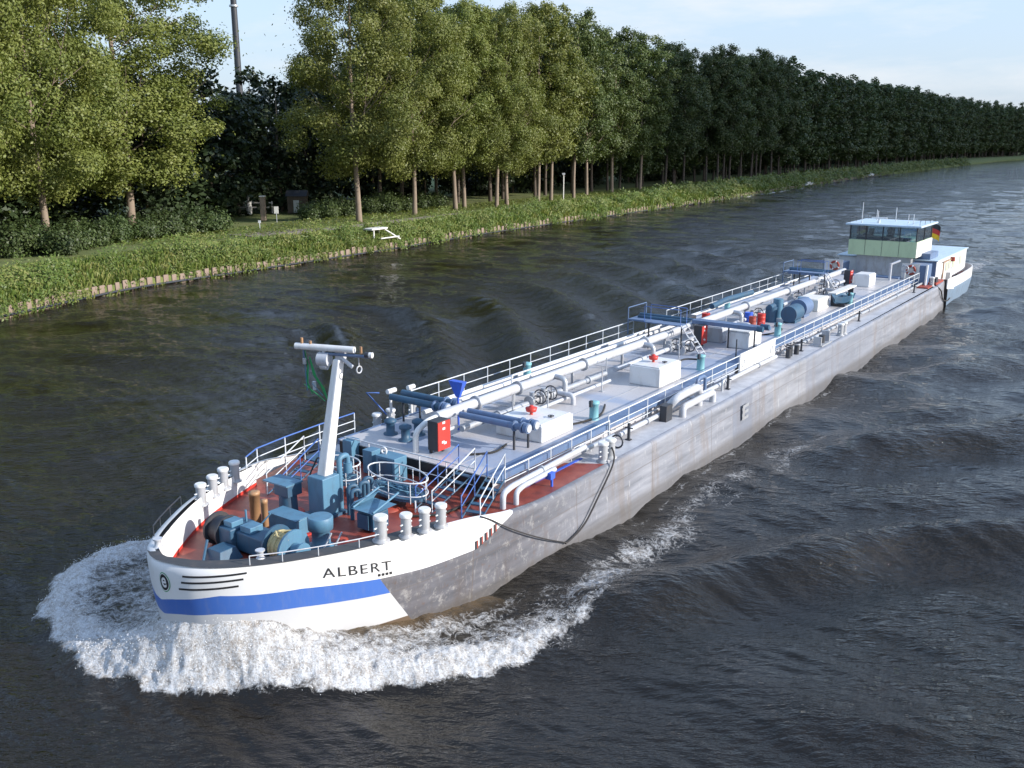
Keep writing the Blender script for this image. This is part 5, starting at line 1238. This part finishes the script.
for i,(x,y) in enumerate(sp): place(sh_[i%3],x,y,GZ-.1,random.uniform(.95,1.25),label='dark green shrub in the hedge beneath the large left-hand poplars',cat='shrub',group='shrubs beneath the left poplars')
for i,(x,y) in enumerate([(-33.5,158),(-30.5,160.5),(-28,164.5),(-25,169),(-22,172.5),(-19.5,177),(-17,181.5),(-14.5,186),(-31,166),(-24,176)]): place(sh_[i%3],x,y,GZ-.1,random.uniform(.95,1.2),label='green shrub in the thicket behind the trunks beside the gravel path',cat='shrub',group='shrubs behind the path trunks')
# ------------------------------------------------------------------ ground cover of the bank slope
def cover(name,s0,s1,n,size,o0,o1,seed,hgt=.5,clump=1.2,mat=None):
    g=np.random.default_rng(seed)
    nc=int((s1-s0)*(o1-o0)/(clump*clump)*1.5); cs=g.uniform(s0,s1,nc); co_=g.uniform(o0,o1,nc); ch=g.uniform(.25,1.2,nc)*hgt; per=n//nc+1
    sA=np.repeat(cs,per)+g.normal(0,clump*.45,nc*per); oA=np.repeat(co_,per)+g.normal(0,clump*.35,nc*per); hh=np.repeat(ch,per)*g.uniform(0,1,nc*per)
    pm_=perlin(sA/5.,sA*0+seed*3.3,8)+.5*perlin(sA/1.7,sA*0+1.,9); oA=np.where((oA<.8)&(pm_>.12),oA-.5*np.clip((pm_-.12)*3,0,1),oA); hh=hh*(.75+.9*np.clip(perlin(sA/6.,oA/2.,10)+.35,0,1))
    x,y=bank(sA,oA); z=np.interp(oA,offs,zz); z=np.where(oA<0.05,.92+(oA)*1.1,z)
    C=np.stack([x,y,z+hh],-1); T=np.repeat(g.uniform(0,.6,nc),per)
    nrm=np.zeros_like(C); nrm[:,0]=.6; nrm[:,1]=-.4; nrm[:,2]=.5
    P,Q,tt=leaves(C,size,seed,.3,.5,T,nrm*g.uniform(.2,1.2,(len(C),1))); o=foliage_obj(name,P,Q,tt,mat or GRASS); tag(o,'leafy green plants covering the sloping canal bank above the posts','plants',kind='stuff'); return o
cover('bank_plants',S0-35,S0+60,70000,.25,-.1,4.2,1,.9,1.0)
cover('bank_plants',S0+60,S0+170,70000,.32,-.1,4.4,2,1.0,1.3)
cover('bank_plants',S0+170,S0+620,70000,.7,.1,7.5,3,1.8,2.6)
cover('bank_plants',S0-60,S0+120,45000,.30,.9,3.6,4,1.9,2.3,None)
cover('bank_plants',S0+120,S0+300,40000,.42,.9,4.2,5,2.0,2.6,None)
def turf(name,s0,s1,o0,o1,n,seed,size=.16,h=.12,label='short sunlit grass along the top of the bank'):
    g=np.random.default_rng(seed); sA=g.uniform(s0,s1,n); oA=g.uniform(o0,o1,n); x,y=bank(sA,oA); C=np.stack([x,y,np.full(n,GZ+.03)+g.uniform(0,h,n)+.05],-1)
    nn=np.zeros_like(C); nn[:,2]=1; P,Q,tt=leaves(C,size,seed,.2,.25,g.uniform(.1,.7,n),nn*.3); o=foliage_obj(name,P,Q,tt,GRASS); tag(o,label,'grass',kind='stuff')
turf('grass',S0-30,S0+50,4.0,12,45000,11,.24,.1)
turf('grass',S0+50,S0+170,4.0,8.7,35000,13,.24,.1)
turf('grass',S0+30,S0+420,12.5,24,40000,12,.5,.3,'rough grass beneath the poplar row')
def blades(name,s0,s1,o0,o1,n,seed,h,w=.05,label='tall grass standing among the plants of the canal bank'):
    g=np.random.default_rng(seed); nt_=n//14; ts_=g.uniform(s0,s1,nt_); to_=g.uniform(o0,o1,nt_); th_=g.uniform(.55,1.25,nt_)*h
    sA=np.repeat(ts_,14)+g.normal(0,.28,nt_*14); oA=np.repeat(to_,14)+g.normal(0,.22,nt_*14); hh=np.repeat(th_,14)*g.uniform(.6,1.1,nt_*14); x,y=bank(sA,oA); z=np.interp(oA,offs,zz)
    n=len(x); a=g.uniform(0,6.28,n); ln=g.normal(0,.28,(n,2))*hh[:,None]; dx=np.cos(a)*w*(1+hh); dy=np.sin(a)*w*(1+hh)
    P=np.stack([np.stack([x-dx,y-dy,z],-1),np.stack([x+dx,y+dy,z],-1),np.stack([x+dx*.5+ln[:,0],y+dy*.5+ln[:,1],z+hh],-1),np.stack([x-dx*.5+ln[:,0],y-dy*.5+ln[:,1],z+hh*.97],-1)],1).reshape(-1,3)
    Q=np.arange(4*n).reshape(n,4); T=np.repeat(np.clip(np.repeat(g.uniform(.3,1,nt_),14)+g.normal(0,.12,n),0,1),4); o=foliage_obj(name,P,Q,T,GRASS); tag(o,label,'grass',kind='stuff')
blades('tall_grass',S0-35,S0+90,-.1,4.6,42000,31,1.0,.045)
blades('tall_grass',S0+90,S0+300,-.1,5.2,42000,32,1.2,.07)

# ------------------------------------------------------------------ things on the bank
def sgn(name,label,cat,x,y,z=GZ): 
    e=empty(name,(x,y,z)); return tag(e,label,cat)
bx_,by_=bank(s_of(-17.2,133.6)-1.2,1.3); a=math.atan2(float(bank(200,0)[1]-bank(195,0)[1]),float(bank(200,0)[0]-bank(195,0)[0])); a=R(58)
e=sgn('landing_bench','small white landing platform on slanting struts above the bank posts','platform',float(bx_),float(by_),1.7); e.rotation_euler=(0,0,a)
MB(ID).box(-1.9,1.5,-.8,.8,1.25,1.45).build('platform_board','canvas',e); MB(ID).tube([(-1.2,-.5,-.3),(-1.2,-.5,1.25)],.12,6).tube([(1.1,-.5,1.2),(3.2,-1.6,-.3)],.12,6).tube([(1.1,.5,-.2),(1.1,.5,1.25)],.1,6).build('strut','canvas',e); MB(ID).tube([(-1.0,-1.6,.1),(3.0,-1.6,.1)],.1,6).build('beam','canvas',e)
e=sgn('marker_post','short thick brown post with a pale top between path and hedge gap','post',-40.5,156.0); MB(ID).box(-.4,.4,-.4,.4,0,3.8).build('post_shaft','concrete',e,bevel=.05); MB(ID).box(-.45,.45,-.45,.45,3.8,3.95).build('post_cap','canvas',e)
e=sgn('notice_sign','small white sign on a thin post at the edge of the grass','sign',-37.4,152.0); MB(ID).cyl((0,0,0),.06,1.6,6).build('sign_pole','pipe2',e); MB(ID).box(-.35,.35,-.04,.04,1.4,2.5).build('sign_board','canvas',e)
e=sgn('notice_sign','small blue-white kilometre marker low in the bank plants','sign',-37.0,140.0); MB(ID).cyl((0,0,0),.05,1.0,6).build('sign_pole','rail',e); MB(ID).box(-.2,.2,-.03,.03,.9,1.3).build('sign_board','rail',e)
e=sgn('chimney_mast','tall thin dark mast rising above the trees in the gap','mast',-80.5,292); MB(ID).cyl((0,0,0),1.1,74,14,.75).build('mast_tube','dark',e); MB(ID).cyl((0,0,60),1.5,.6,14).cyl((0,0,50),1.3,.5,14).build('mast_ring','pipe2',e)
e=sgn('fence','low white fence in the shade of the gap between the poplars','fence',-50,172)
m_=MB(ID)
for z in(.9,1.7): m_.box(-9,7,-.05,.05,z,z+.22)
m_.build('fence_rail','canvas',e)
fp=MB(ID).box(-.09,.09,-.09,.09,0,2.1).build('fence_post','canvas',e,(-9,0,0))
for k in range(1,9): cp(fp,e,(-9+2*k,0,0))
e=sgn('stone_pillar','pale rounded pillar standing behind the low white fence','pillar',-46.3,169.0); MB(ID).lathe((0,0,0),[(.45,0),(.5,1.0),(.42,2.6),(.25,3.2),(.3,3.5),(.2,3.9)],12).build('pillar_body','canvas',e)
e=sgn('garden_shed','small dark shed with grey door beside the white fence','shed',-38.5,172.5); MB(ID).box(-1.6,1.6,-1.2,1.2,0,3.0).build('shed_wall','bark_dark',e); MB(ID).add([(-1.9,-1.5,3),(1.9,-1.5,3),(1.9,1.5,3),(-1.9,1.5,3),(-1.9,0,4),(1.9,0,4)],[(0,1,5,4),(2,3,4,5),(0,4,3),(1,2,5),(0,1,2,3)]).build('shed_roof','dark',e); MB(ID).box(-.5,.5,-1.24,-1.205,.1,2.3).build('shed_door','pipe2',e)
for i,(x,y,l) in enumerate(((149,402,'white moored launch lying against the far bank, nearest the bend'),(97.5,318,'small white boat pulled up on the far bank before the bend'))):
    e=sgn('small_boat',l,'boat',x,y,.6); e.rotation_euler=(0,0,R(58)); e.scale=(1.1,.6,.55)
    MB(ID).add([(-4,-1,0),(3,-1,0),(5,0,.2),(3,1,0),(-4,1,0),(-4.2,-1.3,1.1),(3.2,-1.3,1.1),(5.8,0,1.4),(3.2,1.3,1.1),(-4.2,1.3,1.1)],[(0,1,2,3,4),(5,6,7,8,9),(0,1,6,5),(1,2,7,6),(2,3,8,7),(3,4,9,8),(4,0,5,9)]).build('boat_hull','white',e); MB(ID).box(-2,1,-.9,.9,1.1,2.0).build('boat_cabin','canvas',e)
e=sgn('light_mast','slim white light pole between the shaded trunks','pole',11,206); MB(ID).cyl((0,0,0),.12,5.5,8).build('pole_shaft','canvas',e); MB(ID).box(-.3,.3,-.3,.3,5.5,5.9).build('lamp_head','pipe',e)
# ------------------------------------------------------------------ light, sky, camera
SUN_AZ=R(108.); SUN_EL=R(22.)
w=bpy.data.worlds.new('World'); SC.world=w; w.use_nodes=True; nt=w.node_tree; nt.nodes.clear()
sky=N(nt,'ShaderNodeTexSky',sky_type='NISHITA'); sky.sun_disc=False; sky.sun_elevation=SUN_EL; sky.sun_rotation=SUN_AZ; sky.air_density=1.; sky.dust_density=1.4; sky.ozone_density=1.2; sky.altitude=0
bg=N(nt,'ShaderNodeBackground'); bg.inputs[1].default_value=.12; out=N(nt,'ShaderNodeOutputWorld')
tc=N(nt,'ShaderNodeTexCoord'); mp=N(nt,'ShaderNodeMapping'); mp.inputs['Scale'].default_value=(1,1,4.5); nt.links.new(tc.outputs['Generated'],mp.inputs[0])
n1=noise(nt,4.2,6,.6,mp.outputs[0]); cl=ramp(nt,n1.outputs[0],[(.47,(0,0,0)),(.72,(1,1,1))])
sg_=N(nt,'ShaderNodeSeparateXYZ'); nt.links.new(tc.outputs['Generated'],sg_.inputs[0]); vl=ramp(nt,sg_.outputs[2],[(.0,(4.0,4.8,6.0)),(.12,(4.3,5.5,7.2)),(.45,(4.0,5.9,9.2)),(1,(2.0,3.5,6.4))])
c0=mix(nt,.65,sky.outputs[0],vl.outputs[0]); c=mix(nt,mth(nt,'MULTIPLY',cl.outputs[0],.6),c0,(5.9,5.9,6.0))
nt.links.new(c,bg.inputs[0]); nt.links.new(bg.outputs[0],out.inputs[0])
sd_=Vector((math.sin(SUN_AZ)*math.cos(SUN_EL),math.cos(SUN_AZ)*math.cos(SUN_EL),math.sin(SUN_EL)))
sun=bpy.data.lights.new('sun','SUN'); sun.energy=4.6; sun.angle=R(.55); sun.color=(1,.95,.88)
so=bpy.data.objects.new('sun',sun); COL.objects.link(so); so.rotation_euler=sd_.to_track_quat('Z','Y').to_euler(); so.location=(60,-20,80)
# unseen cloud mesh added high up, right of the canal, to shade the far trees
m,nt,b=new_mat('shade_cloud'); b.inputs['Base Color'].default_value=(.8,.8,.82,1); b.inputs['Roughness'].default_value=1
tr=N(nt,'ShaderNodeBsdfTransparent'); mx=N(nt,'ShaderNodeMixShader'); mx.inputs[0].default_value=.62
out=[n for n in nt.nodes if n.type=='OUTPUT_MATERIAL'][0]; nt.links.new(tr.outputs[0],mx.inputs[1]); nt.links.new(b.outputs[0],mx.inputs[2]); nt.links.new(mx.outputs[0],out.inputs[0])
mb=MB(ID); dn=(.309,.951); ds=(.951,-.309); gq=random.Random(5)
for k in range(46):
    n_=248+k*17; a_=gq.uniform(-70,130)+866; r_=gq.uniform(45,80); z_=350+gq.uniform(-6,14)
    if k<6: r_=30+k*4
    c_=(dn[0]*n_+ds[0]*a_,dn[1]*n_+ds[1]*a_,z_)
    mb.lathe(c_,[(r_*math.cos(t),r_*.38*math.sin(t)) for t in [(-1.5+.3*j) for j in range(11)]],18)
for k in range(40):
    n_=262+k*19; a_=866+(-60,40,120)[k%3]; r_=62 if k>4 else 34; c_=(dn[0]*n_+ds[0]*a_,dn[1]*n_+ds[1]*a_,352)
    mb.lathe(c_,[(r_*math.cos(t),r_*.2*math.sin(t)) for t in [(-1.5+.3*j) for j in range(11)]],18)
tag(mb.build('shade_cloud',m),kind='structure')
cam=bpy.data.cameras.new('camera'); co_=bpy.data.objects.new('camera',cam); COL.objects.link(co_); SC.camera=co_
co_.location=(0,0,15); co_.rotation_euler=(R(90-14.4776),0,0); cam.sensor_width=36; cam.lens=945/1024*36; cam.clip_start=.5; cam.clip_end=20000
vs_=SC.view_settings; vs_.view_transform='Standard'; vs_.look='None'; vs_.gamma=1; vs_.use_curve_mapping=False; vs_.exposure=.5
SC.render.engine='CYCLES'; SC.render.resolution_x=1024; SC.render.resolution_y=768
SC.cycles.max_bounces=6; SC.cycles.diffuse_bounces=2; SC.cycles.glossy_bounces=3; SC.cycles.transparent_max_bounces=6; SC.cycles.transmission_bounces=3
